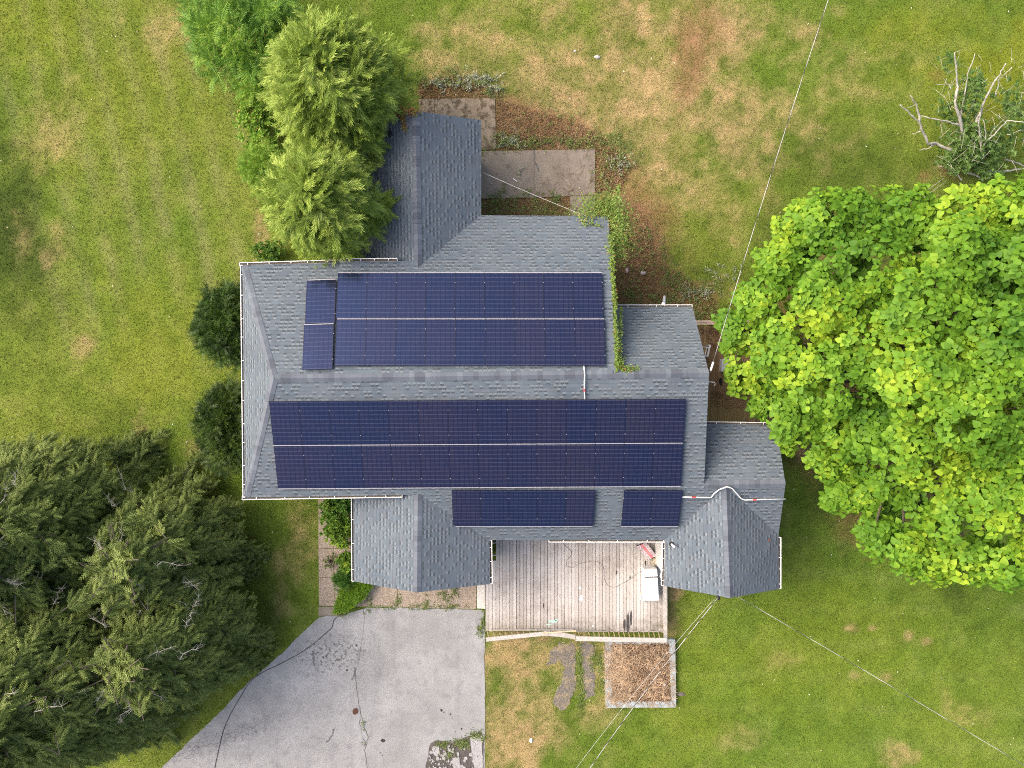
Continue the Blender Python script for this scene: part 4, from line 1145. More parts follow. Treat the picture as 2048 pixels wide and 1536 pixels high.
M['stain'] = plain('dark_wet_stain', (.055, .05, .05), .7, .3, 8); M['mint'] = plain('mint_paint_spill', (.36, .55, .47), .8, .2, 12); M['paintw'] = plain('white_paint_spill', (.72, .71, .69), .8, .1, 12)
flat_bits('stain', [(1256, 1245, 3, 22), (1262, 1238, 2.2, 16), (1249, 1250, 2.2, 12), (1233, 1145, 1.8, 4), (1087, 1211, 1.6, 5), (1260, 1155, 1.2, 4), (1291, 1126, 1.6, 7)], M['stain'], deck, DZ + .0075, 3)
flat_bits('paint_spill', [(1105, 1243, 9, 3), (1113, 1240, 4, 2.6), (1098, 1249, 5, 2)], M['mint'], deck, DZ + .007, 5)
flat_bits('paint_spill', [(1160, 1176, 2.6, 3), (1163, 1196, 4, 6), (1186, 1252, 1.5, 1.5)], M['paintw'], deck, DZ + .007, 6)

# ================================================================== back deck in the east corner
M['bdeck'] = deck_mat('mossy_brown_boards', [(0.20, 0.125, 0.065), (0.27, 0.185, 0.095), (0.13, 0.08, 0.045), (0.065, 0.035, 0.022)], 'y', 0.10, (0.26, 0.215, 0.075),
    lambda m, x, y, n: y.ramp(-1.0, -1.9) * n.ramp(.25, .6) * .55, 7.0, 0.85).mat
bd = empty('back_deck', P(1450, 745)); mb = MB(); rg = random.Random(9)
bx0, bx1 = 6.5, float(P(1545, 740, .4)[0]); by0, by1 = float(P(1450, 862, .4)[1]), float(P(1450, 652, .4)[1]); x = bx0
while x < bx1:
    mb.box(x + .003, x + .097, by0, by1 + rg.uniform(-.02, .02), .36, .4 + rg.uniform(-.003, .003)); x += .10
mb.build('deck_boards', M['bdeck'], bd)
mb = MB(); mb.box(bx0, bx1, by0 + .05, by1 - .05, .05, .355); mb.build('joists', M['soil'], bd)
M['pinkwood'] = plain('faded_pink_timber', (.40, .31, .26), .9, .3, 6, .1, dirt=(.2, .14, .11))
mb = MB(); a, b = P(1385, 645, 1.15), P(1560, 642, 1.15)
mb.bar(a + [0, .04, 0], b + [0, .04, 0], .085, .035); mb.bar(a + [0, -.06, -.01], b + [0, -.06, -.01], .08, .035); mb.build('rail_board', M['pinkwood'], bd)
for k in range(5):
    p = a + (b - a) * (k + .3) / 5; mb = MB(); mb.bar([p[0], p[1] + .02, 0], [p[0], p[1] + .02, 1.11], .09, .09, 0, (0, 1, 0)); mb.build('post', M['pinkwood'], bd)
tag(bd, 'dark mossy plank deck tucked between the house and the big-leaved tree', 'deck')
def twigs(name, poly, n, z, lmin, lmax, r, mat, seed, kind='stuff', zr=.03):
    rg = np.random.default_rng(seed); p = sample_poly(poly, n, rg); az = rg.uniform(0, math.pi * 2, n); L = rg.uniform(lmin, lmax, n)
    Vs = []; tz = rg.uniform(z, z + zr, (n, 2))
    d = np.stack([np.cos(az), np.sin(az)], 1); q = np.stack([-d[:, 1], d[:, 0]], 1) * r
    a, b = p - d * L[:, None] / 2, p + d * L[:, None] / 2
    mk = lambda xy, zz: np.concatenate([xy, zz[:, None]], 1)
    Vv = np.stack([mk(a - q, tz[:, 0]), mk(a + q, tz[:, 0] + r), mk(b + q, tz[:, 1] + r), mk(b - q, tz[:, 1])], 1).reshape(-1, 3)
    return tag(fast_mesh(name, Vv, np.arange(4 * n).reshape(-1, 4), mat), kind=kind)
# white frame, pale tub, black oval and bracket on it
e = empty('clothes_rack', P(1416, 700, .4)); mb = MB(); zt = .95
a1, a2, b1, b2 = P(1420, 690, zt), P(1415, 713, zt - .1), P(1405, 694, zt), P(1412, 712, zt - .15)
mb.bar(a1, a2, .06, .05); mb.build('rail', M['white'], e)
mb = MB(); mb.bar(b1, P(1419, 694.5, zt), .025, .025); mb.bar(P(1413, 697, .85), P(1410, 711, .85), .03, .03); mb.bar(P(1410, 711, .85), P(1415, 713, .85), .03, .03); mb.build('frame', M['white'], e)
for p in (a1, a2, b1, b2):
    mb = MB(); mb.bar([p[0], p[1], .4], [p[0], p[1], p[2] - .02], .03, .03, 0, (0, 1, 0)); mb.build('leg', M['white'], e)
tag(e, 'white metal rack standing on the mossy back deck against the house', 'rack')
e = empty('plastic_tub', P(1454, 732, .4)); q = PX([(1443, 743), (1461, 742), (1466, 734), (1464, 718), (1444, 718)], .75); n = len(q); c = sum(q) / n
mb = MB()
for k in range(n):
    a, b = q[k], q[(k + 1) % n]; mb.poly([a * [1, 1, 0] + [0, 0, .4], b * [1, 1, 0] + [0, 0, .4], b, a])
mb.poly(q); mb.build('body', M['plastic'], e, bevel=.03)
tag(e, 'pale grey plastic tub half under the leaves on the back deck', 'tub')
e = empty('black_dish', P(1441, 763, .4)); c = P(1441, 763, .42); mb = MB()
for s_, za, zb in ((1, .4, .46),):
    n = 22; q = [(c[0] + .065 * s_ * math.cos(t), c[1] + .16 * s_ * math.sin(t)) for t in np.linspace(0, 2 * math.pi, n, endpoint=False)]
    for k in range(n):
        a, b = q[k], q[(k + 1) % n]; mb.poly([(*a, .4), (*b, .4), (*b, .46), (*a, .46)])
        i0 = [(c[0] + (v[0] - c[0]) * .7, c[1] + (v[1] - c[1]) * .7) for v in (a, b)]
        mb.poly([(*a, .46), (*b, .46), (*i0[1], .46), (*i0[0], .46)]); mb.poly([(*i0[0], .46), (*i0[1], .46), (*i0[1], .42), (*i0[0], .42)])
    mb.poly([(c[0] + (v[0] - c[0]) * .7, c[1] + (v[1] - c[1]) * .7, .42) for v in q])
mb.build('bowl', M['black'], e); tag(e, 'black oval dish on the mossy back deck', 'dish')

# ================================================================== planter of painted blocks
def block_mat():
    m = Mat('peeling_painted_blocks', .93, .15); p = m.pos(); n = m.noise(p, 3.2, 6, .75); f = m.noise(p, 14, 4, .75); x, y, _ = m.sep(p)
    c = m.mix(f.ramp(.3, .7), (.16, .14, .11), (.33, .31, .28)); c = m.mix(n.ramp(.46, .54) * .9, c, (.31, .36, .38)); c = m.mix(f.ramp(.55, .63) * .7, c, (.12, .10, .08)); c = m.mix(n.ramp(.42, .30) * .5, c, (.33, .24, .15))
    m.color(c); m.bump(f, .01, .6); return m.mat
M['block'] = block_mat()
pl = empty('raised_planter', P(1282, 1350)); ZT = .22
O = PX([(1212, 1416), (1352.5, 1415), (1350.5, 1279), (1210.5, 1279)], ZT); c = sum(O) / 4
I = [O[0] + [.27, .27, 0], O[1] + [-.22, .27, 0], O[2] + [-.27, -.2, 0], O[3] + [.28, -.2, 0]]
for k in range(4):
    a, b, ib, ia = O[k], O[(k + 1) % 4], I[(k + 1) % 4], I[k]; mb = MB(); n = 5
    for j in range(n):
        t0, t1 = j / n + .003, (j + 1) / n - .003; h = ZT + random.uniform(-.012, .008)
        q = [a + (b - a) * t0, a + (b - a) * t1, ia + (ib - ia) * t1, ia + (ib - ia) * t0]
        mb.hexa([p * [1, 1, 0] for p in q], [p * [1, 1, 0] + [0, 0, h] for p in q])
    mb.build('block_wall', M['block'], pl)
mb = MB(); mb.poly([p * [1, 1, 0] + [0, 0, .10] for p in I]); mb.build('soil', M['soil'], pl)
tag(pl, 'square planter of peeling pale blocks filled with brown stems below the deck', 'planter')
twigs('dead_stems', [p for p in I], 2600, .12, .20, .8, .005, M['straw'], 3, zr=.14)
twigs('dead_stems', PX([(1207, 1300), (1250, 1290), (1262, 1400), (1215, 1405)], .2), 700, .20, .15, .6, .005, M['straw'], 13, zr=.06)
twigs('dead_stems', [p for p in I], 1800, .11, .15, .6, .006, M['deadstem'], 14, zr=.14)
twigs('dead_leaves', [p for p in I], 1800, .10, .05, .10, .022, plain('dead_leaf', (.115, .062, .034), .95, .6, 4, .1), 4, zr=.12)
db = empty('dead_bush', P(1262, 1340, .1)); mb = MB(); rg = random.Random(6); c0 = P(1262, 1342, .12)
for k in range(46):
    a = rg.uniform(0, 2 * math.pi); c0 = P(1262, 1342, .12) + [rg.uniform(-.5, .6), rg.uniform(-.6, .4), 0]; L = rg.uniform(.3, .8) * (1.0 if math.cos(a) < .3 else .8); p1 = c0 + [math.cos(a) * L * .5, math.sin(a) * L * .5, .28]; p2 = c0 + [math.cos(a + rg.uniform(-.4, .4)) * L, math.sin(a + rg.uniform(-.4, .4)) * L * .9, rg.uniform(.08, .4)]
    mb.tube([c0 + [rg.uniform(-.1, .1), rg.uniform(-.1, .1), 0], p1, p2], [.007, .005, .002], 4, 0, False)
mb.build('stems', plain('tan_dry_stem', (.42, .29, .18), .95, .3, 4, .1), db); tag(db, 'tangle of dry tan stems sprawling inside the block planter', 'dead bush')
def rock(px, py, rx, ry, z, label, mat=None, name='rock'):
    c = P(px, py, z); rg = random.Random(int(px)); mb = MB(); rings = []
    for i, (s_, h) in enumerate(((.9, 0), (1.0, .35), (.8, .75), (.4, 1.0))):
        rings.append([(c[0] + math.cos(2 * math.pi * k / 9) * rx / 48 * s_ * rg.uniform(.8, 1.15), c[1] + math.sin(2 * math.pi * k / 9) * ry / 48 * s_ * rg.uniform(.8, 1.15), z - .02 + h * min(rx, ry) / 48 * .9) for k in range(9)])
    for a, b in zip(rings[:-1], rings[1:]):
        for k in range(9): mb.poly([a[k], a[(k + 1) % 9], b[(k + 1) % 9], b[k]])
    mb.poly(rings[-1]); return tag(mb.build(name, mat or M['rock']), label, 'rock')
rock(1309, 1305, 5, 4, .13, 'pale rock near the top of the block planter'); rock(1293, 1332.5, 4, 4.5, .13, 'small grey rock in the middle of the block planter'); rock(1329, 1368, 6, 6, .13, 'tan rock low on the right inside the block planter'); rock(1320, 1354, 5, 3, .12, 'flat grey rock under the cables in the block planter')
rock(1062, 1481, 4, 4.5, .02, 'bright white stone on the dry lawn below the deck', M['enamel'])
rock(1362, 1388, 9, 5, .0, 'brown flat stone in the grass outside the planter', M['gravel'])
rock(1286, 546, 7, 4, .06, 'pale pink rag-like stone in the leaf litter east of the vine', plain('pinkish_stone', (.55, .44, .44), .9, .2, 9)); rock(1254, 541, 4, 6, .06, 'dull pink stone close to the vine edge', plain('dull_pink_stone', (.42, .30, .31), .9, .2, 9))
rock(1150, 102, 3, 2.5, .02, 'small grey stone in the dry upper lawn', M['rock']); rock(1194, 114, 7, 4, .02, 'flat pale stone in the dry upper lawn', M['rock']); 
mb = MB(); mb.bar(P(1026, 357, .11), P(1034, 363, .11), .03, .02); tag(mb.build('white_stake', M['white']), 'short white stake lying on the cracked patio slab', 'stake')

# ================================================================== overhead lines
def line(label, a, b, sag, r, mat, n=24, name='overhead_cable', twist=None):
    a, b = np.array(a, float), np.array(b, float); pts = []
    for k in range(n + 1):
        t = k / n; p = a + (b - a) * t; p = p - [0, 0, sag * 4 * t * (1 - t)]; pts.append(p)
    mb = MB(); mb.tube(pts, r, 6)
    e = empty(name, a); mb.build('conductor', mat, e, smooth=True)
    if twist:
        mb = MB(); tp = []
        for k in range(n * 12 + 1):
            t = k / (n * 12); p = a + (b - a) * t; p = p - [0, 0, sag * 4 * t * (1 - t)]; w = t * n * twist
            tp.append(p + np.array([math.cos(w) * r * 1.6, 0, math.sin(w) * r * 1.6]))
        mb.tube(tp, r * .9, 5); mb.build('wrapped_conductor', M['wiredark'], e, smooth=True)
    tag(e, label, 'cable', 'overhead cables to the house'); return e
def ext(p0, p1, k): return p0 + (p1 - p0) * k
h1 = P(1420, 745, 5.35); f1 = P(1660, 0, 7.0)
e1 = line('overhead cable running from the east roof tip to the upper frame edge', h1, ext(h1, f1, 1.25), .35, .0095, M['wire'], 30, twist=2.0)
mb = MB(); mb.tube([ext(h1, f1, .006), ext(h1, f1, .03)], .035, 8); mb.build('strain_clamp', M['white'], e1)
mb = MB(); mb.bar(P(1412, 763, 5.0), P(1429, 764.5, 5.0), .02, .03); mb.bar(P(1420, 764, 5.0), P(1420, 764, 4.4), .02, .02); mb.tube([P(1429, 764.5, 5), P(1431, 768, 4.9), P(1428, 772, 4.8)], .01, 6); mb.build('service_bracket', M['white'], house)
g1 = P(1436, 1196, 4.15); q1 = P(1186, 1536, 6.2); q1b = P(1160, 1536, 6.3)
line('pale thick cable running from the right south gable down past the planter', g1, ext(g1, q1, 1.3), .3, .011, M['wire'], 30, twist=2.6)
line('thin dark cable beside the pale one leaving the right south gable', g1 + [-.05, 0, -.1], ext(g1 + [-.05, 0, -.1], q1b, 1.3), .35, .006, M['wire'], 24)
g2 = P(1475, 1193, 4.1); line('white cable running from the right south gable to the lower right corner', g2, ext(g2, P(2048, 1532, 6.0), 1.25), .35, .0085, M['wire'], 30, twist=1.4)
mb = MB(); c = P(1437, 1196, 4.05); mb.tube([c + [0, .1, 0], c + [0, -.05, 0]], .07, 10); mb.build('service_head', M['black'], house)
mb = MB(); a, b = P(966, 345, 3.3), P(1172, 432, 3.2); e = empty('clothes_line', a)
mb.tube([a + (b - a) * t - np.array([0, 0, .12 * 4 * t * (1 - t)]) for t in np.linspace(0, 1, 16)], .009, 5); mb.build('line', M['wire'], e); tag(e, 'thin white line strung over the cracked patio between the two roof eaves', 'clothes line')
a, b = P(1888, 356, .4), P(1820, 405, 1.2); e = empty('fence_wire', a)
for d in (0, .12): 
    mb = MB(); mb.tube([a + [d, -d, 0], b + [d, -d, 0]], .006, 5); mb.build('strand', M['wire'], e)
tag(e, 'two thin wires between the dead tree and the big-leaved tree', 'wire')
# ================================================================== vegetation
def diamond(a, b, w, z=0.0):
    """flat pointed blade from a to b"""
    a, b = np.array(a, float), np.array(b, float); d = unit(b - a); q = np.array([d[1], -d[0], 0]) * w
    m_ = a + (b - a) * .45 + [0, 0, z]
    return np.array([a, m_ + q, b, m_ - q])
def blade_set(lst):
    V = np.concatenate([diamond(*l) for l in lst]); return V, np.arange(len(V)).reshape(-1, 4)
# spruce twig: stem with finger-like side shoots, drooping at the tip
L_ = [((0, 0, 0), (0, 1, -.10), .040)]
for k, s_ in enumerate(np.linspace(.08, .86, 8)):
    ln = .40 * (1 - s_ * .55)
    for sg in (-1, 1): L_.append(((0, s_, -.08 * s_ * s_), (sg * ln * .62, s_ + ln * .80, -.08 - .16 * ((k + (sg > 0)) % 2)), .040))
T_SPRUCE = blade_set(L_)
# feathery plume
L_ = [((0, 0, 0), (0, 1, -.16), .018)]
for k, s_ in enumerate(np.linspace(.05, .92, 11)):
    ln = .42 * (1 - .6 * s_)
    for sg in (-1, 1): L_.append(((0, s_, -.16 * s_ ** 2), (sg * ln * .48, s_ + ln * .86, -.16 * s_ ** 2 - .03 - .10 * (k % 3) / 2), .021))
T_PLUME = blade_set(L_)
# yew shoot
L_ = [((0, 0, 0), (0, 1, 0), .03)]
for k, s_ in enumerate(np.linspace(.1, .95, 10)):
    for sg in (-1, 1): L_.append(((0, s_, 0), (sg * .19, s_ + .14, .05 * ((k % 3) - 1)), .022))
T_YEW = blade_set(L_)
# pinnate leaf
L_ = [((0, 0, 0), (0, 1, -.25), .010)]
for s_ in np.linspace(.16, .96, 10):
    ln = .20 * (1 - .45 * abs(s_ - .45))
    for sg in (-1, 1): L_.append(((0, s_, -.25 * s_ * s_), (sg * ln, s_ + ln * .35, -.25 * s_ * s_ - .05), .030))
T_PINN = blade_set(L_)
# simple folded leaf and heart leaf (triangles)
def heart():
    V = np.array([(0, 0, 0), (0, .5, -.02), (0, 1.02, -.14), (-.27, -.10, .05), (-.47, .24, .10), (-.33, .62, .04), (.27, -.10, .05), (.47, .24, .10), (.33, .62, .04)])
    F_ = np.array([(0, 1, 4), (0, 4, 3), (1, 5, 4), (1, 2, 5), (0, 7, 1), (0, 6, 7), (1, 7, 8), (1, 8, 2)]); return V, F_
T_HEART = heart()
T_LEAF = (np.array([(0, 0, 0), (0, .5, -.03), (0, 1, -.10), (-.22, .42, .07), (.22, .42, .07)]), np.array([(0, 1, 3), (1, 2, 3), (0, 4, 1), (1, 4, 2)]))

def inst(T, pos, fwd, size, rng, upj=.35, rolls=.5, up=None):
    n = len(pos); upv = np.tile([0, 0, 1.0], (n, 1)) if up is None else up
    upv = upv + rng.normal(0, upj, (n, 3))
    R_ = frames(fwd, upv, rng.uniform(-rolls, rolls, n))
    return stamp(T[0], T[1], R_ * size[:, None, None], pos)
def trunk_mesh(name, pts, radii, mat, parent): mb = MB(); mb.tube(pts, radii, 9, 0); return mb.build(name, mat, parent, smooth=True)

# ---- Norway spruces
M['spruce'] = foliage('spruce_needles', (0.056, 0.088, 0.019), (0.142, 0.190, 0.045), (0.275, 0.330, 0.092), .22, .9, .6, .2)
M['spruce_b'] = M['spruce']
def spruce(px, py, H, Rr, seed, label, nb=300):
    rg = np.random.default_rng(seed); base = P(px, py); e = empty('spruce_tree', base)
    trunk_mesh('trunk', [base, base + [0, 0, H * .5], base + [0, 0, H * .92]], [.28, .17, .05], M['bark'], e)
    pos, fw, sz = [], [], []; limbs = MB(); golden = math.pi * (3 - math.sqrt(5))
    for k in range(nb):
        t = (k + .5) / nb; th = k * golden + rg.normal(0, .3); rr = math.sqrt(t) * (1 + .13 * math.sin(4 * th + seed) + .08 * math.sin(7 * th + 2 * seed)) + rg.normal(0, .04)
        d = np.array([math.cos(th), math.sin(th), 0])
        rr = abs(rr); z = H * (1 - .80 * min(1.2, rr) ** 2.4) * rg.uniform(.86, 1.03)
        if rg.random() < .25: z *= rg.uniform(.55, .9)
        z = max(.35, z); tip = base + d * rr * Rr + [0, 0, z]; L = rg.uniform(.9, 1.7)
        out = unit(d * (.35 + rr) + [rg.normal(0, .35), rg.normal(0, .35), 0]); q = np.array([-out[1], out[0], 0])
        pt = lambda s_: tip - out * L * (1 - s_) + np.array([0, 0, .32 * L * (1 - s_) - .30 * L * s_ * s_ + .10]) + q * .12 * math.sin(3 * s_ + th)
        P4 = [pt(x) for x in np.linspace(-.1, 1, 5)]
        limbs.tube([base * [1, 1, 0] + [0, 0, min(H * .9, P4[0][2] + .1)], P4[0]], [.03, .018], 3, 0, False); limbs.tube(P4, [.018, .015, .012, .009, .004], 3, 0, False)
        m_ = int(L / .078)
        for j in range(m_):
            s_ = (j + rg.uniform(.1, .9)) / m_; p = pt(s_); tn = unit(pt(s_ + .05) - pt(s_ - .05))
            wid = .95 - .5 * s_
            for sg in (-1, 1, 0):
                if sg == 0 and rg.random() < .6: continue
                f = unit(tn * rg.uniform(.55, 1.0) + q * sg * rg.uniform(.4, 1.0) + [0, 0, rg.uniform(-.40, .15)])
                for m2 in range(2 if rg.random() < .45 and s_ < .8 else 1):
                    pos.append(p + f * m2 * .26); fw.append(unit(f + rg.normal(0, .2, 3))); sz.append(rg.uniform(.26, .46) * (.75 + .4 * wid))
    for c in range(13):
        a = rg.uniform(0, 6.28); rr = rg.uniform(.15, .85); z = H * (1 - .80 * rr ** 2.4) * rg.uniform(.9, 1.0); d = unit([math.cos(a + rg.normal(0, .4)), math.sin(a + rg.normal(0, .4)), -.1])
        p = base + [math.cos(a) * rr * Rr, math.sin(a) * rr * Rr, z]; Ln = rg.uniform(.4, 1.1); pts = [p + d * Ln * x + np.array([rg.normal(0, .05), rg.normal(0, .05), .14 + rg.normal(0, .03)]) for x in np.linspace(0, 1, 5)]
        limbs.tube(pts, [.014, .013, .010, .008, .003], 4, 1, False)
        for w in range(int(rg.integers(14, 28))):
            q0 = pts[int(rg.integers(0, 5))]; l2 = rg.uniform(.10, .36); d2 = unit(rg.normal(0, 1, 3) * [1, 1, .4] + d * .6); limbs.tube([q0, q0 + d2 * l2 * .5 + [0, 0, .02], q0 + d2 * l2], [.006, .004, .002], 3, 1, False)
    V, F_ = inst(T_SPRUCE, np.array(pos), np.array(fw), np.array(sz), rg, .28, .5)
    fast_mesh('crown', V, F_, M['spruce'], e)
    limbs.build('limb', [M['bark'], M['lichen']], e)
    tag(e, label, 'tree', 'dark spruces in the lower left'); return e
spruce(375, 1075, 6.0, 3.1, 21, 'dark spruce closest to the house corner, upper right of the lower left spruces', 260)
spruce(400, 1225, 6.5, 3.4, 22, 'dark spruce with boughs reaching over the edge of the grey driveway', 300)
spruce(165, 1040, 7.5, 4.3, 23, 'dark spruce at the left frame edge, uppermost of the left spruces', 420)
spruce(225, 1275, 8.5, 4.6, 24, 'tall dark spruce with lichen-pale dead twigs in the lower left corner', 460)

# ---- feathery light-green conifers north-west of the house
M['cypress'] = foliage('feathery_cypress', (0.115, 0.190, 0.024), (0.240, 0.335, 0.050), (0.420, 0.500, 0.130), .22, .8, .6, .2)
M['cypress_core'] = plain('dark_cypress_wood', (.045, .05, .02), .95, .4, 3, .1)  # dark green-brown wood tone
def cypress(px, py, H, Rx, Ry, seed, label, n_cl):
    rg = np.random.default_rng(seed); base = P(px, py); e = empty('cypress_tree', base)
    trunk_mesh('trunk', [base, base + [0, 0, H * .9]], [.2, .04], M['bark'], e)
    pos, fw, sz = [], [], []
    golden = math.pi * (3 - math.sqrt(5))
    for k in range(n_cl):
        t = (k + .5) / n_cl; th = k * golden + rg.normal(0, .25)
        rr = math.sqrt(t) * (1 + .22 * math.sin(3 * th + seed) * t + rg.normal(0, .06))
        if rg.random() < .3: rr *= rg.uniform(.75, .95)
        x, y = math.cos(th) * rr * Rx, math.sin(th) * rr * Ry
        z = H * (1 - .42 * min(1.15, rr) ** 2.2) + rg.normal(0, .28) - (0.8 if rg.random() < .3 else 0)
        if rr > .8 and rg.random() < .5: z *= rg.uniform(.3, .9)
        z = max(z, .5); c = base + [x, y, z]
        out = np.array([math.cos(th), math.sin(th), 0])
        axis = unit(out * (.35 + rr * 1.0) + [rg.normal(0, .25), rg.normal(0, .25), .75 - .35 * rr])
        nb = int(rg.integers(9, 15)); S_ = rg.uniform(.75, 1.25)
        for j in range(nb):
            a = rg.uniform(0, 6.28); s1 = unit(np.cross(axis, [.2, .9, .4])); s2 = np.cross(axis, s1)
            f = unit(axis * rg.uniform(.35, 1.0) + (s1 * math.cos(a) + s2 * math.sin(a)) * rg.uniform(.4, .95) + [0, 0, -.12])
            pos.append(c - axis * .25 + rg.normal(0, .08, 3)); fw.append(f); sz.append(S_ * rg.uniform(.42, .80))
    V, F_ = inst(T_PLUME, np.array(pos), np.array(fw), np.array(sz), rg, .3, .6)
    fast_mesh('crown', V, F_, M['cypress'], e)
    mb = MB()
    for k in range(70):
        th = rg.uniform(0, 6.28); rr = math.sqrt(rg.random()); z0 = H * (1 - .42 * rr * rr) * .86
        q = base + [math.cos(th) * rr * Rx * .9, math.sin(th) * rr * Ry * .9, max(.4, z0)]
        mb.tube([base + [0, 0, max(.3, z0 - rr * 1.2)], q], [.03, .008], 4, 0, False)
    mb.build('limb', M['bark'], e)
    tag(e, label, 'tree', 'feathery conifers beside the north wing'); return e
cypress(724, 272, 7.4, 2.42, 2.6, 31, 'large feathery light-green conifer beside the top of the north wing', 470)
cypress(712, 459, 7.4, 2.15, 2.05, 32, 'rounder feathery bright-green conifer overhanging the house corner', 360)

# ---- generic leafy shrub
def shrub(name, T, px, py, H, Rx, Ry, n, size, mat, seed, label, cat='shrub', group=None, lobes=5, per=9, upness=.5, twig=None, zmin=.15):
    rg = np.random.default_rng(seed); base = P(px, py); e = empty(name, base); pos, fw, sz = [], [], []
    lob = [(rg.uniform(-.5, .5) * Rx, rg.uniform(-.5, .5) * Ry, rg.uniform(.55, .8)) for _ in range(lobes)] + [(0, 0, .75)]
    for k in range(n):
        lx, ly, lr = lob[int(rg.integers(len(lob)))]
        v = unit(rg.normal(0, 1, 3)); v[2] = abs(v[2]) * 1.1 - .15; v = unit(v); q = (rg.uniform(.75, 1.08) if rg.random() < .9 else rg.uniform(1.05, 1.3)) if rg.random() < .8 else rg.uniform(.3, .7)
        c = base + [lx + v[0] * Rx * lr * q, ly + v[1] * Ry * lr * q, max(zmin, H * (.28 + .72 * lr) * .5 + v[2] * H * .6 * lr * q)]
        ax = unit(v + [0, 0, upness])
        s1 = unit(np.cross(ax, [.3, .8, .5])); s2 = np.cross(ax, s1); a0 = rg.uniform(0, 6.28)
        for j in range(per):
            a = a0 + 2.4 * j; w = .35 + .65 * (j / per)
            f = unit(ax * (1.15 - w) + (s1 * math.cos(a) + s2 * math.sin(a)) * w + [0, 0, -.12 * w])
            pos.append(c); fw.append(f); sz.append(size * rg.uniform(.65, 1.2))
    V, F_ = inst(T, np.array(pos), np.array(fw), np.array(sz), rg, .25, .4)
    fast_mesh('foliage', V, F_, mat, e)
    mb = MB()
    for k in range(14):
        a = rg.uniform(0, 6.28); r_ = rg.uniform(.2, .75); mb.tube([base + [0, 0, -.02], base + [math.cos(a) * Rx * r_ * .5, math.sin(a) * Ry * r_ * .5, H * .35], base + [math.cos(a) * Rx * r_, math.sin(a) * Ry * r_, H * rg.uniform(.5, .8)]], [.025, .016, .005], 5, 0, False)
    mb.build('stem', twig or M['bark'], e)
    tag(e, label, cat, group); return e
M['yew'] = foliage('yew_needles', (0.008, 0.022, 0.003), (0.022, 0.055, 0.006), (0.10, 0.18, 0.02), .08, 1.6, .5, .25)
M['yew2'] = foliage('yew_and_bindweed', (0.008, 0.022, 0.003), (0.024, 0.055, 0.006), (0.12, 0.18, 0.022), .08, 1.0, .5, .25)
M['sumac'] = foliage('sumac_leaves', (0.065, 0.165, 0.022), (0.135, 0.275, 0.038), (0.31, 0.45, 0.05), .25, 1.0)
M['brightleaf'] = foliage('bright_green_leaves', (0.085, 0.185, 0.018), (0.175, 0.325, 0.036), (0.34, 0.46, 0.06), .28, .8, dead=(.35, .25, .06), dead_share=.03)
M['azalea'] = foliage('azalea_leaves', (0.038, 0.098, 0.014), (0.105, 0.205, 0.022), (0.30, 0.37, 0.035), .2, .7)
M['juniper'] = foliage('juniper_scales', (0.060, 0.145, 0.008), (0.135, 0.255, 0.012), (0.270, 0.370, 0.022), .12, .8)
M['boxwood'] = foliage('dark_boxwood', (0.026, 0.080, 0.010), (0.058, 0.140, 0.016), (0.13, 0.25, 0.028), .12, .6)
M['weed'] = foliage('weed_leaves', (0.060, 0.100, 0.020), (0.140, 0.190, 0.045), (0.28, 0.33, 0.12), .2, .4)
M['vine'] = foliage('vine_leaves', (0.085, 0.15, 0.022), (0.18, 0.28, 0.045), (0.34, 0.42, 0.14), .28, .8, dead=(.36, .20, .05), dead_share=.04)
M['vineorange'] = foliage('turning_vine_leaves', (0.12, 0.13, 0.02), (0.24, 0.20, 0.04), (0.40, 0.26, 0.08), .25, .5, dead=(.36, .12, .05), dead_share=.3)
shrub('yew_shrub', T_YEW, 466, 654, 2.4, 1.15, 1.60, 1000, .40, M['yew'], 41, 'upper dark yew bush against the west gutter', group='yews along the west wall', lobes=10, per=7, upness=.35)
shrub('yew_shrub', T_YEW, 468, 845, 2.3, 1.08, 1.65, 950, .40, M['yew2'], 42, 'lower dark yew bush with yellow-green bindweed in it', group='yews along the west wall', lobes=7, per=7, upness=.35)
shrub('bindweed', T_LEAF, 452, 838, 2.45, .85, .8, 70, .10, M['azalea'], 43, 'yellow-green bindweed growing through the lower yew bush', 'weed', lobes=3, per=6)
sm = shrub('sumac_shrub', T_PINN, 508, 100, 2.8, 1.75, 1.9, 200, .66, M['sumac'], 44, 'bluish green sumac bush left of the large feathery conifer', lobes=6, per=9, upness=.9)
shrub('sumac_shrub', T_PINN, 510, 140, 3.0, .75, .7, 26, .58, M['brightleaf'], 45, 'yellow-green young sumac clump in front of the bluish sumac', lobes=2, per=8, upness=.9)
shrub('leafy_shrub', T_LEAF, 520, 262, 1.9, .95, 1.30, 330, .17, M['brightleaf'], 46, 'bright green shrub left of the gap between the two feathery conifers', per=8)
shrub('sumac_shrub', T_PINN, 535, 215, 2.2, .7, .8, 60, .5, M['brightleaf'], 47, 'light green fern-leaved shrub tucked under the large feathery conifer', lobes=3, per=8, upness=.8)
shrub('leafy_shrub', T_PINN, 540, 345, 1.8, .95, .9, 90, .45, M['brightleaf'], 48, 'light green fern-leaved shrub left of the rounder feathery conifer', lobes=4, per=8, upness=.8)
shrub('leafy_shrub', T_LEAF, 545, 512, 1.0, .75, .45, 130, .15, M['azalea'], 49, 'low green shrub between the round conifer and the white gutter', per=8)
g_ = 'shrubs beside the pebble walkway'
shrub('azalea_shrub', T_LEAF, 668, 1007, 1.2, .48, .38, 90, .17, M['azalea'], 51, 'green azalea under the end of the lower white gutter', group=g_, lobes=3, per=9, upness=.9)
shrub('azalea_shrub', T_LEAF, 702, 1004, 1.3, .42, .40, 90, .17, M['boxwood'], 52, 'green azalea hard against the left gable gutter', group=g_, lobes=3, per=9, upness=.9)
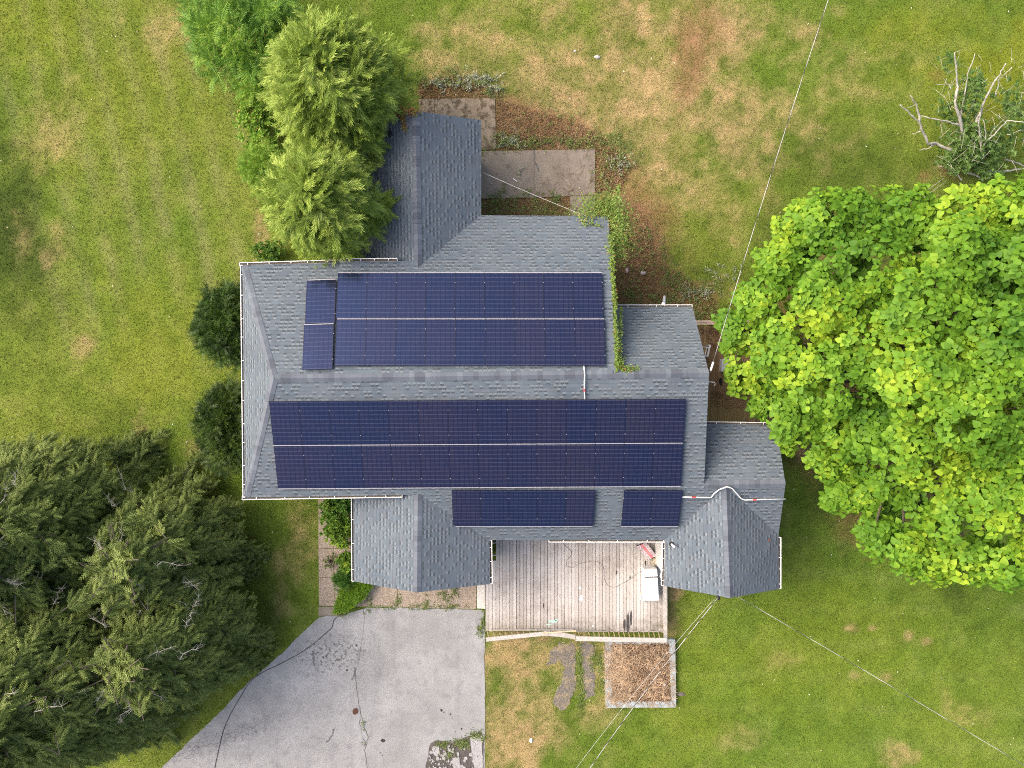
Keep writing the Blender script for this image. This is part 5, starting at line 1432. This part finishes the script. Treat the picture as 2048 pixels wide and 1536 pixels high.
shrub('azalea_shrub', T_LEAF, 681, 1050, 1.3, .62, .78, 240, .17, M['azalea'], 53, 'largest yellow-green azalea overhanging the pebble walkway', group=g_, lobes=5, per=9, upness=.9)
shrub('azalea_shrub', T_LEAF, 700, 1113, 1.1, .42, .42, 110, .16, M['azalea'], 54, 'small round azalea above the clipped box bush', group=g_, lobes=3, per=9, upness=.9)
shrub('azalea_shrub', T_LEAF, 662, 1122, .35, .30, .34, 26, .10, M['weed'], 55, 'thin sprawling seedling on the pebble walkway', group=g_, lobes=3, per=5)
shrub('box_shrub', T_YEW, 689, 1148, .95, .46, .46, 330, .12, M['boxwood'], 56, 'rounded dark green box bush on the walkway corner', group=g_, lobes=3, per=9, upness=.2)
# spreading juniper spilling over the walkway in an arrow shape
e = empty('juniper_shrub', P(700, 1185)); jp = PX([(668, 1225), (671, 1214), (678, 1190), (687, 1166), (702, 1150), (748, 1166), (742, 1178), (728, 1196), (712, 1208), (694, 1219)], .3)
rg = np.random.default_rng(57); pts = sample_poly(jp, 2600, rg); spine0, spine1 = P(676, 1216, .3)[:2], P(725, 1165, .3)[:2]
cx = np.mean(np.array(jp)[:, :2], 0); dd = np.linalg.norm(pts - cx, axis=1)
zz = .45 - .12 * dd + rg.normal(0, .04, len(pts)) + .12 * (fbm(pts[:, 0], pts[:, 1], .35, 3) - .5)
sdir = unit((spine0 - spine1)); sp = np.tile([sdir[0] * .6, sdir[1] * .6, .35], (len(pts), 1)) + rg.normal(0, .55, (len(pts), 3)); sp[:, 2] = np.abs(sp[:, 2]) * .8
V, F_ = inst(T_YEW, np.concatenate([pts, np.clip(zz, .06, 1)[:, None]], 1), sp, rg.uniform(.10, .19, len(pts)), rg)
fast_mesh('foliage', V, F_, M['juniper'], e)
mb = MB()
for k in range(10): mb.tube([[*cx, .03], [*(cx + (pts[k] - cx) * .5), .2], [*pts[k], .25]], [.02, .012, .005], 5, 0, False)
mb.build('stem', M['bark'], e); tag(e, 'arrow-shaped yellow-green juniper spilling over the walkway onto the driveway', 'shrub', g_)

# ---- large-leaved tree on the east side
M['heart'] = foliage('large_heart_leaves', (0.038, 0.108, 0.010), (0.112, 0.230, 0.017), (0.300, 0.405, 0.028), .14, .38, .55, .15,  wr=.34, wn=.78)
LOBES = [(1490, 660, 4.5, 1.05), (1500, 745, 4, .95), (1530, 600, 5, 1.2), (1565, 520, 5, 1.2), (1605, 465, 5.5, 1.3), (1660, 445, 6, 1.25), (1722, 440, 6, 1.05), (1812, 437, 6.3, 1.15), (1560, 770, 4.6, 1.2), (1600, 838, 5, 1.15), (1585, 690, 6, 1.5), (1655, 600, 7, 1.6),
         (1745, 545, 7.3, 1.6), (1665, 760, 7, 1.6), (1690, 870, 6, 1.3), (1655, 925, 4.6, .85), (1712, 955, 5, .9), (1690, 985, 4, .75), (1765, 860, 7.5, 1.6), (1775, 700, 8.3, 1.7), (1855, 620, 8.8, 1.7), (1865, 765, 9.3, 1.7), (1852, 890, 8.3, 1.5), (1785, 965, 6.5, .85), (1850, 1015, 7.3, 1.0),
         (1945, 440, 7.6, 1.2), (2005, 420, 8.2, 1.3), (1930, 525, 8.8, 1.5), (2010, 565, 9.6, 1.6), (1950, 680, 10, 1.6), (2035, 700, 10.6, 1.7), (1960, 825, 10, 1.6), (2045, 850, 10.6, 1.6), (1945, 935, 9.2, 1.3), (1752, 1075, 6.8, .68), (1815, 1105, 7.3, .85), (1885, 1120, 8, .85),
         (1955, 1115, 8.8, .9), (2025, 1130, 9.2, .95), (1930, 1035, 8.6, 1.1), (2020, 1000, 9.6, 1.3), (2110, 560, 9.8, 1.8), (2120, 780, 10.8, 2.0), (2120, 960, 10, 1.8), (2110, 420, 8.8, 1.6), (2110, 1120, 9.2, 1.2), (1668, 1006, 3.6, .5), (1575, 872, 3.9, .6), (1872, 462, 6.8, 1.1), (1742, 1000, 4.6, .75), (1770, 1035, 5.0, .65), (1528, 812, 3.6, .5), (1455, 640, 4.2, .55)]
def heart_tree():
    rg = np.random.default_rng(61); base = P(1752, 778); e = empty('catalpa_tree', base); cs = np.array([P(a, b, c + rg.uniform(-.75, .55)) for a, b, c, d in LOBES]); rs = np.array([d * (.86 if d > .8 else .95) for *_, d in LOBES])
    pos, fw, sz, ups = [], [], [], []; limb = MB(); fork = base + [.25, 0, 2.2]; twg = limb
    for c, r in zip(cs, rs):
        mid = fork + (c - fork) * .5 + np.array([rg.normal(0, .3), rg.normal(0, .3), -.35]); q = c - [0, 0, r * .35]
        limb.tube([fork, mid, q], [.13, .075, .03], 6, 0, False)
        n = int(2 * math.pi * r * r * 1.15 / .085)
        for k in range(n):
            v = unit(rg.normal(0, 1, 3)); v[2] = v[2] if v[2] > -.25 else -v[2]
            wob = 1 + .55 * (fbm(np.array([c[0] + v[0] * r * 2]), np.array([c[1] + v[1] * r * 2 + v[2] * 3]), .62, 5, 2)[0] - .5) * 2
            p = c + v * np.array([r, r, r * .78]) * rg.uniform(.78, 1.0) * wob
            ins = np.linalg.norm((p - cs) / np.stack([rs, rs, rs * .78], 1), axis=1)
            if (ins < .62).any(): continue
            if fbm(np.array([p[0]]), np.array([p[1] + p[2] * .5]), .75, 77, 2)[0] < .30: continue
            ax = unit(v * .75 + [rg.normal(0, .18), rg.normal(0, .18), .95]); s1 = unit(np.cross(ax, [.3, .8, .5])); s2 = np.cross(ax, s1); a0 = rg.uniform(0, 6.28); g = rg.uniform(.8, 1.2)
            if rg.random() < .35: twg.tube([p - ax * .5 - v * .2, p], [.012, .006], 4, 0, False)
            for j in range(int(rg.integers(7, 10))):
                tier = 0 if j < 4 else (1 if j < 7 else 2)
                a = a0 + (j % 4) * math.pi / 2 + tier * .75 + rg.normal(0, .16)
                w = (1.0, .85, .5)[tier]; h = (-.18, .22, .75)[tier]
                f = unit((s1 * math.cos(a) + s2 * math.sin(a)) * w + ax * h + rg.normal(0, .12, 3))
                pos.append(p + f * (.10, .05, .02)[tier] * g + ax * (.0, .05, .09)[tier]); fw.append(f); ups.append(ax); sz.append((.205, .16, .10)[tier] * g * rg.uniform(.8, 1.15))
    for c, r in zip(cs, rs):
        for k in range(int(r * r * 34)):
            v = unit(rg.normal(0, 1, 3)); p = c + v * r * .55 * rg.random() ** .5 - [0, 0, r * .55 + .3]; a0 = rg.uniform(0, 6.28)
            if p[2] < 1.2: continue
            for j in range(5):
                a = a0 + j * 1.257; f = np.array([math.cos(a), math.sin(a), rg.uniform(-.3, .2)]); pos.append(p + f * .08); fw.append(f); ups.append(np.array([0, 0, 1.0])); sz.append(rg.uniform(.16, .24))
    V, F_ = inst(T_HEART, np.array(pos), np.array(fw), np.array(sz), rg, .07, .12, np.array(ups))
    fast_mesh('crown', V, F_, M['heart'], e)
    limb.build('limb', M['bark'], e, smooth=True); 
    trunk_mesh('trunk', [base - [0, 0, .1], base + [.1, 0, 1.2], fork], [.34, .27, .22], M['bark'], e)
    tag(e, 'big spreading tree of large heart-shaped bright green leaves on the right', 'tree'); return e
heart_tree()

# ---- dead lichen-covered tree
def dead_tree():
    rg = random.Random(5); base = P(1945, 330); e = empty('dead_tree', base)
    def limb(px, r0, r1, name='limb'):
        mb = MB(); pts = [P(a, b, z) for a, b, z in px]; out = []
        for a, b in zip(pts[:-1], pts[1:]):
            for k in range(4): out.append(a + (b - a) * k / 4 + np.array([rg.uniform(-.025, .025), rg.uniform(-.025, .025), 0]))
        out.append(pts[-1]); n = len(out); mb.tube(out, [.70 * (r0 + (r1 * .62 - r0) * k / (n - 1)) * rg.uniform(.78, 1.22) for k in range(n)], 7, 0)
        for q in out[2:]:
            for _ in range(2):
                d = np.array([rg.uniform(-1, 1), rg.uniform(-1, 1), rg.uniform(-.1, .7)]); l = rg.uniform(.12, .5); tw.tube([q, q + d * l * .5 + [0, 0, .03], q + d * l + np.array([rg.uniform(-.05, .05)] * 3)], [.008, .005, .002], 4, 0, False); return mb.build(name, M['lichen'], e, smooth=True)
    limb([(1945, 330, 0), (1940, 322, .6), (1936, 312, 1.1)], .2, .15, 'trunk')
    J = (1936, 312, 1.1)
    limb([J, (1900, 300, 1.2), (1873, 286, 1.3), (1856, 288, 1.5), (1848, 268, 1.8), (1840, 247, 2.1), (1820, 228, 2.4), (1800, 209, 2.7)], .11, .05)
    limb([(1840, 245, 2.1), (1836, 225, 2.3), (1833, 209, 2.5), (1820, 191, 2.8)], .065, .04); limb([(1833, 209, 2.5), (1825, 213, 2.4), (1815, 216, 2.3)], .022, .012)
    limb([(1921, 251, 2.0), (1892, 242, 2.2), (1865, 236, 2.3), (1842, 232, 2.2)], .05, .05); limb([(1873, 286, 1.3), (1858, 296, 1.1), (1838, 300, .9)], .055, .02); limb([(1842, 262, 1.9), (1832, 266, 1.8), (1823, 270, 1.7)], .03, .012)
    limb([J, (1925, 260, 1.9), (1910, 203, 2.6), (1915, 174, 2.8), (1913, 142, 3.1), (1909, 105, 3.5)], .10, .05); limb([(1909, 105, 3.5), (1924, 99, 3.4), (1945, 101, 3.2)], .016, .006); limb([(1903, 178, 2.8), (1893, 165, 2.8), (1887, 157, 2.9)], .03, .015)
    limb([(1920, 240, 2.0), (1930, 180, 2.6), (1936, 147, 3.0), (1950, 107, 3.4)], .05, .035)
    limb([J, (1955, 240, 2.0), (1967, 207, 2.5), (1985, 170, 2.9), (2000, 147, 3.2), (2012, 127, 3.5)], .095, .05); limb([(1990, 192, 2.6), (1996, 175, 2.8), (1998, 161, 2.9), (2012, 146, 3.2), (2024, 134, 3.4)], .035, .025)
    limb([(1940, 225, 2.1), (1950, 197, 2.4), (1958, 172, 2.6), (1975, 157, 2.8)], .045, .02)
    limb([J, (1967, 313, 1.3), (1962, 288, 1.8), (1958, 257, 2.2), (1960, 224, 2.6)], .09, .05); limb([(1964, 300, 1.6), (1971, 284, 1.9), (1971, 265, 2.2), (1966, 240, 2.5)], .05, .03)
    limb([(1971, 284, 1.9), (1994, 263, 2.3), (2014, 242, 2.7), (2048, 244, 3.0), (2075, 240, 3.2)], .05, .02); limb([(1980, 270, 2.1), (2000, 245, 2.5), (2020, 230, 2.8)], .018, .006); limb([(2014, 270, 2.0), (2035, 262, 2.2), (2060, 258, 2.3)], .025, .01)
    limb([(1958, 336, .3), (1968, 343, .3), (1998, 344, .35), (2019, 341, .4), (2060, 336, .5)], .10, .06); limb([(2010, 318, .9), (2030, 324, .7), (2060, 338, .5)], .06, .05); limb([J, (1898, 330, .5), (1880, 334, .15)], .1, .07); limb([(1898, 338, .3), (1912, 345, .25), (1924, 362, .2)], .085, .06); limb([(1935, 345, .25), (1955, 352, .2), (1968, 362, .2)], .08, .06)
    for k in range(130):
        px, py = rg.uniform(1870, 2046), rg.uniform(110, 340); a = rg.uniform(0, 6.28); z = rg.uniform(1, 2.6); p = P(px, py, z); mb_ = tw; d = np.array([math.cos(a), math.sin(a), rg.uniform(-.1, .4)]); l = rg.uniform(.25, .8)
        tw.tube([p, p + d * l * .5 + [0, 0, .04], p + d * l], [.009, .006, .003], 4, 0, False)
        r2 = np.random.default_rng(8); pos, fw, sz = [], [], []
    for (px, py, z, r, n) in [(1915, 305, .9, .95, 340), (1945, 290, 1.3, .7, 190), (1925, 255, 1.5, .8, 130), (1930, 195, 2.2, .65, 110), (1945, 165, 2.4, .45, 60), (1900, 320, .5, .6, 120), (1985, 290, 1.2, .7, 110), (2020, 230, 1.8, .8, 110), (1890, 225, 1.2, .6, 60), (1970, 330, .6, .8, 130), (2040, 290, 1.2, .8, 90), (1895, 120, 2.6, .4, 22), (2010, 190, 1.8, .6, 40)]:
        c = P(px, py, z)
        for k in range(int(n * .62)):
            v = unit(r2.normal(0, 1, 3)); v[2] = abs(v[2]); p = c + v * r * 1.1 * r2.uniform(.3, 1.0); a0 = r2.uniform(0, 6.28)
            for j in range(7):
                a = a0 + j * 2.4; pos.append(p); fw.append(unit([math.cos(a), math.sin(a), r2.uniform(-.3, .5)])); sz.append(r2.uniform(.09, .19))
    V, F_ = inst(T_LEAF, np.array(pos), np.array(fw), np.array(sz), r2, .3, .4); V, F_ = cat_parts([(V, F_), (np.array(tw.v), np.array([t for q in tw.f for t in ((q[0], q[1], q[2]), (q[0], q[2], q[3]))]))]); nt_ = len(tw.f) * 2
    fast_mesh('foliage', V, F_, [M['deadtreeleaf'], M['deadtwig']], e, mi=np.concatenate([np.zeros(len(F_) - nt_), np.ones(nt_)]))
    tag(e, 'half-dead pale lichen-covered tree with bare limbs at the upper right', 'tree')
tw = MB(); M['deadtreeleaf'] = foliage('narrow_green_leaves', (0.045, 0.095, 0.018), (0.095, 0.175, 0.036), (0.19, 0.28, 0.08), .25, .7)
dead_tree()

# ---- creepers on the roof edge
def creeper(name, paths, mat, label, seed, leaf=.11, stem=True):
    rg = np.random.default_rng(seed); e = empty(name, paths[0][0][0]); pos, fw, sz = [], [], []; mb = MB()
    for pts, wid, dens, zj in paths:
        pts = [np.array(p) for p in pts]
        if stem: mb.tube([p + [0, 0, .02] for p in pts], .009, 5, 0, False)
        for a, b in zip(pts[:-1], pts[1:]):
            n = int(np.linalg.norm(b - a) * dens)
            for k in range(n):
                p = a + (b - a) * rg.random() + np.array([rg.normal(0, wid), rg.normal(0, wid), abs(rg.normal(0, zj)) + .02]); az = rg.uniform(0, 6.28)
                pos.append(p); fw.append([math.cos(az), math.sin(az), rg.uniform(-.4, .3)]); sz.append(leaf * rg.uniform(.55, 1.35))
    V, F_ = inst(T_LEAF, np.array(pos), np.array(fw), np.array(sz), rg, .35, .5); fast_mesh('foliage', V, F_, mat, e)
    if stem: mb.build('stem', M['bark'], e)
    tag(e, label, 'vine'); return e
Rk = lambda px, py, dz=.0: pl_shed.hit(px, py) + [0, 0, dz]
zlow = lambda px, py, dz=0.0: pl_Nlow.hit(px, py) + [0, 0, dz]
creeper('creeper_vine', [
    ([zlow(1160, 433), zlow(1185, 425), P(1215, 410, 3.6), P(1238, 425, 3.2), P(1245, 470, 2.8)], .27, 700, .18),
    ([P(1215, 400, 3.7), P(1232, 430, 3.6), P(1236, 480, 3.6), P(1230, 520, 3.8)], .20, 700, .2),
    ([P(1165, 400, 3.1), P(1185, 410, 3.3), P(1205, 430, 3.5)], .20, 300, .1), ([P(1235, 400, 3.0), P(1238, 370, 2.7)], .03, 120, .05), ([P(1235, 480, 3.0), P(1262, 490, 2.4), P(1280, 500, 2.0)], .05, 110, .05), ([P(1242, 440, 2.2), P(1248, 500, 1.6)], .22, 260, .2),
    ([zlow(1220, 470, .02), zlow(1223, 520, .03), Rk(1225, 545)], .06, 220, .05),
    ([zlow(1163, 440, .03), zlow(1170, 452, .03), zlow(1185, 448, .03), zlow(1205, 455, .03)], .03, 70, .03),
    ([Rk(1225, 545), Rk(1229, 600), Rk(1231, 650), Rk(1233, 700), Rk(1234, 742)], .028, 230, .04),
    ([pl_NE.hit(1234, 620) + [0, 0, .9], pl_NE.hit(1236, 680) + [0, 0, .5], pl_NE.hit(1237, 730) + [0, 0, .15]], .025, 120, .08),
    ([pl_NE.hit(1238, 715) + [0, 0, .05], pl_NE.hit(1241, 735) + [0, 0, .05], pl_NE.hit(1250, 741) + [0, 0, .05], pl_NE.hit(1270, 736) + [0, 0, .05]], .075, 280, .06)],
    M['vine'], 'pale green creeper climbing the roof edge between the big array and the east slope', 71, .085)
creeper('creeper_vine', [([pl_wW.hit(786, 226), pl_wW.hit(800, 224), P(815, 222, wr0[2]), pl_wE.hit(838, 225)], .10, 280, .08), ([pl_wW.hit(805, 230) + [0, 0, .03], pl_wW.hit(808, 245) + [0, 0, .03], pl_wW.hit(810, 262) + [0, 0, .03]], .05, 160, .04), ([P(780, 222, 3.6), P(800, 216, 3.8)], .12, 160, .1)],
    M['vineorange'], 'orange and green creeper on the north wing ridge end', 72, .10)

# ---- leaf litter, weeds, tufts
rg = np.random.default_rng(81)
def litter_bed(name, polys, n, mat, size, zj, seed):
    r_ = np.random.default_rng(seed); pos = np.concatenate([sample_poly(PX(p), int(n * w), r_) for p, w in polys]); m_ = len(pos)
    az = r_.uniform(0, 6.28, m_); fwd = np.stack([np.cos(az), np.sin(az), r_.normal(0, .22, m_)], 1)
    V, F_ = inst(T_LEAF, np.concatenate([pos, r_.uniform(.015, zj, (m_, 1))], 1), fwd, size * r_.uniform(.6, 1.4, m_), r_, .5, .6); return tag(fast_mesh(name, V, F_, mat), kind='stuff')
M['leaflitter'] = foliage('brown_leaf_litter', (0.075, 0.040, 0.022), (0.210, 0.115, 0.060), (0.42, 0.31, 0.19), 0, .9, .9, .1)
B1 = [(838, 165), (905, 150), (1000, 182), (1003, 196), (838, 198)]
B2 = [(993, 198), (1080, 225), (1165, 250), (1220, 285), (1190, 300), (993, 300)]
B3 = [(962, 345), (1000, 372), (1048, 378), (1080, 352), (1110, 375), (1140, 392), (1140, 432), (962, 432)]
B4 = [(1190, 300), (1225, 295), (1262, 330), (1240, 385), (1190, 390)]
B5 = [(1235, 400), (1290, 430), (1320, 520), (1380, 560), (1430, 600), (1435, 640), (1234, 640), (1230, 540)]
litter_bed('leaf_litter', [(B1, .12), (B2, .26), (B3, .2), (B4, .12), (B5, .30), ([(960, 385), (1050, 385), (1080, 358), (1030, 366), (962, 340)], .05)], 14000, M['leaflitter'], .072, .06, 82)
def weeds(name, spots, mat, seed, size=.10, h=.22):
    r_ = np.random.default_rng(seed); pos, fw, sz = [], [], []
    for (px, py, rx, ry, n) in spots:
        c = P(px, py)
        for k in range(int(n * .75) if name == 'weeds' else n):
            u = r_.normal(0, .62, 2); p = c + [u[0] * rx / 46, u[1] * ry / 46, 0]; hh = h * r_.uniform(.4, 1.2)
            for j in range(7):
                a = r_.uniform(0, 6.28); pos.append(p + [r_.normal(0, .05), r_.normal(0, .05), hh * r_.uniform(.4, 1)]); fw.append([math.cos(a), math.sin(a), r_.uniform(-.4, .6)]); sz.append(size * r_.uniform(.6, 1.4))
    V, F_ = inst(T_LEAF, np.array(pos), np.array(fw), np.array(sz), r_, .35, .5); return tag(fast_mesh(name, V, F_, mat), kind='stuff')
weeds('weeds', [(905, 150, 24, 14, 40), (870, 165, 40, 14, 70), (945, 168, 40, 12, 60), (985, 185, 30, 10, 40), (1010, 285, 26, 16, 70), (1060, 288, 50, 10, 60), (1130, 285, 70, 14, 120), (1110, 230, 70, 30, 60), (1215, 285, 40, 20, 110), (1240, 320, 40, 26, 110), (1210, 360, 20, 30, 60), (1005, 395, 36, 20, 60), (985, 415, 26, 16, 60), (1060, 405, 30, 20, 50), (1110, 400, 14, 14, 40),
                (1080, 425, 80, 8, 60), (968, 310, 8, 12, 12), (1300, 530, 40, 40, 70), (1340, 560, 20, 14, 60), (1390, 590, 40, 26, 110), (1330, 600, 40, 14, 50), (1400, 625, 40, 16, 80), (1260, 600, 20, 40, 70), (1420, 560, 40, 30, 60), (1290, 470, 30, 60, 60), (1300, 600, 60, 20, 60)], M['weed'], 83, .075)
M['paleweed'] = foliage('silvery_weed_leaves', (0.14, 0.17, 0.12), (0.26, 0.28, 0.20), (0.46, 0.46, 0.38), .15, .5)
weeds('pale_weeds', [(960, 158, 30, 10, 40), (890, 172, 26, 12, 30), (940, 168, 16, 10, 20), (1020, 282, 18, 14, 26), (1245, 325, 26, 14, 26), (1395, 585, 34, 14, 30), (1440, 545, 30, 20, 16), (985, 180, 18, 10, 20), (1042, 345, 8, 8, 6)], M['paleweed'], 84, .085)
weeds('joint_weeds', [(739, 1205, 6, 12, 16), (796, 1205, 5, 14, 14), (852, 1200, 4, 14, 8), (845, 1213, 30, 4, 20), (905, 1212, 40, 4, 24), (885, 1185, 7, 14, 12), (908, 1180, 6, 16, 20), (893, 1197, 12, 6, 10), (690, 1226, 8, 5, 12), (775, 1214, 40, 3, 14), (675, 1225, 10, 4, 10), (968, 1235, 3, 30, 30), (1100, 1256, 2, 2, 1), (990, 1100, 6, 18, 0)], M['weed'], 85, .07, .12)
weeds('driveway_weeds', [(888, 1488, 12, 5, 26), (922, 1482, 14, 7, 40), (952, 1468, 14, 6, 36), (966, 1478, 6, 6, 12), (898, 1505, 10, 8, 20), (924, 1490, 14, 6, 20), (727, 1450, 3, 24, 6), (1158, 1320, 5, 60, 70), (1190, 1320, 12, 20, 40), (1162, 1390, 6, 40, 40), (1205, 1345, 8, 40, 40), (960, 1255, 5, 14, 20)], M['weed'], 86, .065, .1)
twigs('dry_stalks', PX([(993, 200), (1080, 225), (1200, 285), (1240, 385), (1300, 430), (1400, 600), (1240, 635), (1225, 440), (1100, 432), (962, 432), (1050, 390), (1190, 296), (993, 298)]), 850, .03, .12, .6, .005, plain('pale_stalk', (.20, .135, .08), .95, .3, 3, .1), 87, zr=.12)
# scattered leaves / clover heads in the lawn
pts = RNG.uniform((-22, -17), (22, 16.5), (380, 2)); k_ = ~(in_poly(pts[:, 0], pts[:, 1], drive) | in_poly(pts[:, 0], pts[:, 1], house_out)); pts = pts[k_]; n = len(pts); az = rg.uniform(0, 6.28, n)
V, F_ = inst(T_LEAF, np.concatenate([pts, np.full((n, 1), .09)], 1), np.stack([np.cos(az), np.sin(az), np.zeros(n)], 1), rg.uniform(.04, .10, n), rg, .2, .3)
tag(fast_mesh('fallen_leaves', V, F_, foliage('pale_fallen_leaf', (.34, .27, .16), (.5, .45, .34), (.68, .66, .58), 0, 3)), kind='stuff')
# debris strewn on the mossy back deck
litter_bed('deck_litter', [([(1395, 655), (1440, 655), (1430, 700), (1420, 700)], .3), ([(1418, 780), (1510, 790), (1520, 815), (1416, 815)], .7)], 500, M['leaflitter'], .07, .02, 88)
o = bpy.data.objects['deck_litter']; o.location.z = .41
